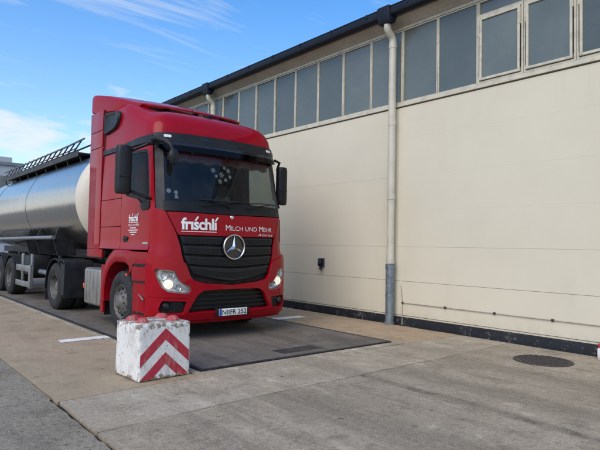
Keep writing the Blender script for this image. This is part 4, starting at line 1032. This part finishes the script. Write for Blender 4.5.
for sg in (-1, 1):
    tk = MB().box((1.225 * sg, 2.40, .32), (.66 * sg, 3.24, .985), None, .05).build('side_tank', 'tank_box', tr)
    for y in (2.54, 2.72, 2.90, 3.08):
        MB().box((1.232 * sg, y, .38), (1.222 * sg, y + .035, .93), None, .004).build('tank_rib', 'tank_box', tk)
    MB().box((1.228 * sg, 3.245, .60), (1.19 * sg, 3.275, .69), None, .006).build('side_marker', 'orange_lens', tk)
    MB().box((1.20 * sg, 2.44, .986), (.68 * sg, 3.20, .992)).build('tank_top_plate', 'alu', tk)
    # rear mudguard: curved shell with a front panel
    arcp = [(5.08 + math.cos(a) * .655, .505 + math.sin(a) * .60) for a in [math.radians(q) for q in range(15, 121, 7)]]
    arcp = [(5.76, .40)] + arcp + [(4.62, 1.09), (4.42, 1.06), (4.36, .98), (4.36, .30)]
    arci = [(5.08 + (y - 5.08) * .965, .505 + (z - .505) * (.965 if z > .5 else 1)) for y, z in arcp]
    mb = MB(); nn = len(arcp); v = []
    for x in (1.255, .66):
        v += [(x * sg, y, z) for y, z in arcp] + [(x * sg, y, z) for y, z in arci]
    f = []
    for j in range(nn - 1):
        f += [(j, j + 1, 2 * nn + j + 1, 2 * nn + j), (nn + j, 3 * nn + j, 3 * nn + j + 1, nn + j + 1), (j, nn + j, nn + j + 1, j + 1), (2 * nn + j, 2 * nn + j + 1, 3 * nn + j + 1, 3 * nn + j)]
    f += [(0, 2 * nn, 3 * nn, nn), (nn - 1, 2 * nn - 1, 4 * nn - 1, 3 * nn - 1)]
    mg = mb.add(v, f).build('rear_mudguard', 'grey_plastic', tr, .006, smooth=40)
    MB().prism([(4.40, .36), (4.40, .97), (4.66, 1.04), (4.60, .84), (4.56, .60), (4.56, .36)], 0, 1.245 * sg, 1.225 * sg).build('mudguard_cheek', 'grey_plastic', mg, .004)
    box('mudguard_flap', (1.24 * sg, 5.72, .16), (.68 * sg, 5.735, .42), 'rubber', tr)

# ------------------------------------------------------------------ tank trailer
tl = thing('tank_trailer', (0, 10.4, 0), 'polished steel tank trailer coupled behind the red cab', 'trailer')
TR_, TZ, TY0, TY1 = 1.12, 2.40, 4.22, 13.6
MB().lathe([(TR_, 0), (TR_, 1.6), (TR_, 3.2), (TR_, 4.8), (TR_, 6.4), (TR_, 8.), (TR_, TY1 - TY0)], 1, (0, TY0, TZ), 96).build('tank_barrel', 'stainless', tl, smooth=30)
for y0_, sg in ((TY0, -1), (TY1, 1)):
    MB().lathe([(TR_ + .004, sg * -.03), (TR_ + .004, .0), (TR_ * .985, sg * .06), (TR_ * .9, sg * .17), (TR_ * .7, sg * .28), (TR_ * .4, sg * .35), (0, sg * .38)], 1, (0, y0_, TZ), 64).build('tank_end', 'white_cap', tl, smooth=40)
for y in (8.3, 12.0): MB().lathe([(TR_ + .002, -.03), (TR_ + .008, -.02), (TR_ + .008, .02), (TR_ + .002, .03)], 1, (0, y, TZ), 96).build('tank_band', 'stainless', tl)
for sg in (-1, 1): MB().tube([(1.10 * sg, 5.75, 1.56), (1.10 * sg, 13.4, 1.50)], .045, 12).build('side_rail', 'alu', tl)
# walkway
wk = MB().box((-.70, 5.45, 3.50), (.12, 13.2, 3.53)).build('walkway', 'dark_metal', tl)
for i in range(9):
    y = 5.55 + i * .94
    MB().tube([(-.66, y, 3.52), (-.60, y, 3.30)], .02, 6).build('walkway_support', 'dark_metal', wk); MB().tube([(.10, y, 3.52), (.10, y, 3.42)], .02, 6).build('walkway_support', 'dark_metal', wk)
MB().box((-.72, 5.45, 3.44), (-.703, 13.2, 3.56)).build('walkway_edge', 'dark_metal', wk)
MB().tube([(-.66, 5.5, 3.60), (-.70, 13.2, 3.57)], .018, 6).build('rail_wire', 'dark_metal', tl)
rl = MB().tube([(-.62, 5.35, 3.84), (-.64, 6.6, 3.80), (-.66, 13.2, 3.76)], .022, 8).build('handrail', 'galv', tl)
MB().tube([(-.64, 5.9, 3.67), (-.68, 13.2, 3.64)], .014, 6).build('rail_wire', 'galv', rl)
MB().tube([(-.30, 5.6, 3.80), (-.30, 13.2, 3.72)], .022, 8).build('handrail', 'dark_metal', tl)
for i in range(16):
    y = 5.95 + i * .46
    MB().tube([(-.70, y + .05, 3.50), (-.63, y - .45, 3.82)], .018, 6).build('rail_strut', 'dark_metal', rl)
MB().box((-.30, 5.0, 3.46), (.30, 5.45, 3.62), None, .03).build('top_hatch_box', 'alu', tl)
for y in (7.2, 9.4, 11.6):
    MB().lathe([(.30, 0), (.30, .12), (.32, .13), (.30, .17), (0, .20)], 2, (.02, y, 3.48), 24).build('manway_lid', 'alu', tl)
# chassis below the tank
ck = MB()
for x in (-.55, .48): ck.box((x, 4.2, 1.12), (x + .07, 13.4, 1.30))
for y in (4.6, 6.2, 7.8, 9.7, 11.0, 12.6): ck.box((-.54, y, 1.15), (.54, y + .08, 1.28))
ck.build('chassis_rails', 'chassis', tl)
for y in (5.9, 7.4, 8.4):
    for sg in (-1, 1):
        MB().prism([(1.06 * sg, 1.50), (.95 * sg, 1.14), (.50 * sg, 1.14), (.50 * sg, 1.32), (.70 * sg, 1.50), (.95 * sg, 1.78)], 1, y, y + .04).build('cradle', 'chassis', tl)
MB().box((-.6, 4.3, 1.165), (.6, 5.4, 1.20)).build('kingpin_plate', 'chassis', tl)
for y in (9.15, 10.46, 11.77):
    for sd_ in (-1, 1): wheel(1.255 * sd_, y, sd_, False, tl, .36)
    MB().tube([(-.9, y, .505), (.9, y, .505)], .075, 10).build('axle', 'chassis', tl)
    MB().box((-.75, y - .1, .55), (.75, y + .1, 1.14)).build('axle_bracket', 'chassis', tl)
for sg in (-1, 1):
    for y in (9.15, 10.46, 11.77):
        arcp = [(y + math.cos(a) * .63, .50 + math.sin(a) * .60) for a in [math.radians(q) for q in range(18, 163, 8)]]
        mb = MB(); nn = len(arcp); v = []
        for x in (1.265, .85):
            v += [(x * sg, a, b) for a, b in arcp] + [(x * sg, y + (a - y) * .965, .5 + (b - .5) * .965) for a, b in arcp]
        f = []
        for j in range(nn - 1): f += [(j, j + 1, 2 * nn + j + 1, 2 * nn + j), (nn + j, 3 * nn + j, 3 * nn + j + 1, nn + j + 1), (j, nn + j, nn + j + 1, j + 1)]
        mb.add(v, f).build('wheel_fender', 'grey_plastic', tl, smooth=40)
    # side guard ladder
    gd = MB().box((1.235 * sg, 7.12, .70), (1.20 * sg, 8.55, .86), None, .008).build('side_guard', 'alu', tl)
    MB().box((1.235 * sg, 7.12, .32), (1.20 * sg, 8.55, .46), None, .008).build('guard_rail', 'alu', gd)
    for y in (7.12, 8.0): MB().box((1.198 * sg, y, .30), (1.15 * sg, y + .12, 1.15), None, .008).build('guard_post', 'alu', gd)
    MB().box((1.238 * sg, 7.115, .30), (1.196 * sg, 7.26, .88), None, .008).build('guard_end', 'alu', gd)
    MB().tube([(.70 * sg, 6.55, .42), (.70 * sg, 6.55, 1.15)], .05, 10).build('landing_leg', 'chassis', tl)
    MB().box((.82 * sg, 6.42, .36), (.58 * sg, 6.68, .42)).build('landing_foot', 'chassis', tl)
    MB().box((1.16 * sg, 7.35, .62), (.70 * sg, 8.4, 1.10), None, .02).build('valve_box', 'chassis', tl)
    MB().tube([(1.0 * sg, 6.2, .72), (1.0 * sg, 7.1, .72)], .06, 10).build('hose_tube', 'galv', tl)
MB().box((-1.2, 13.45, .5), (1.2, 13.6, .66), None, .01).build('rear_bumper', 'alu', tl)

# ------------------------------------------------------------------ distant industrial building
fb = thing('industrial_building', (4, 62, 0), 'distant grey flat roofed industrial building beyond the trailer', 'building')
box('facade', (-8, 60, -.03), (10.3, 72, 9.9), 'far_wall', fb); box('parapet', (-8.2, 59.8, 9.905), (10.5, 72.2, 10.25), 'far_dark', fb)
box('roof_plant', (6.0, 62, 10.26), (9.7, 70, 11.1), 'far_wall', fb); box('side_wing', (10.52, 61, -.03), (11.4, 70, 9.6), 'far_dark', fb)
for i in range(7):
    for j in range(3):
        x = -7.2 + i * 2.55; z = 1.2 + j * 3.0
        wn = MB().box((x, 59.93, z), (x + 2.0, 59.998, z + 1.5)).build('window', 'far_dark', fb)
        MB().box((x + .08, 59.90, z + .08), (x + .95, 59.928, z + 1.42)).build('pane', 'pane', wn); MB().box((x + 1.05, 59.90, z + .08), (x + 1.92, 59.928, z + 1.42)).build('pane', 'pane', wn)
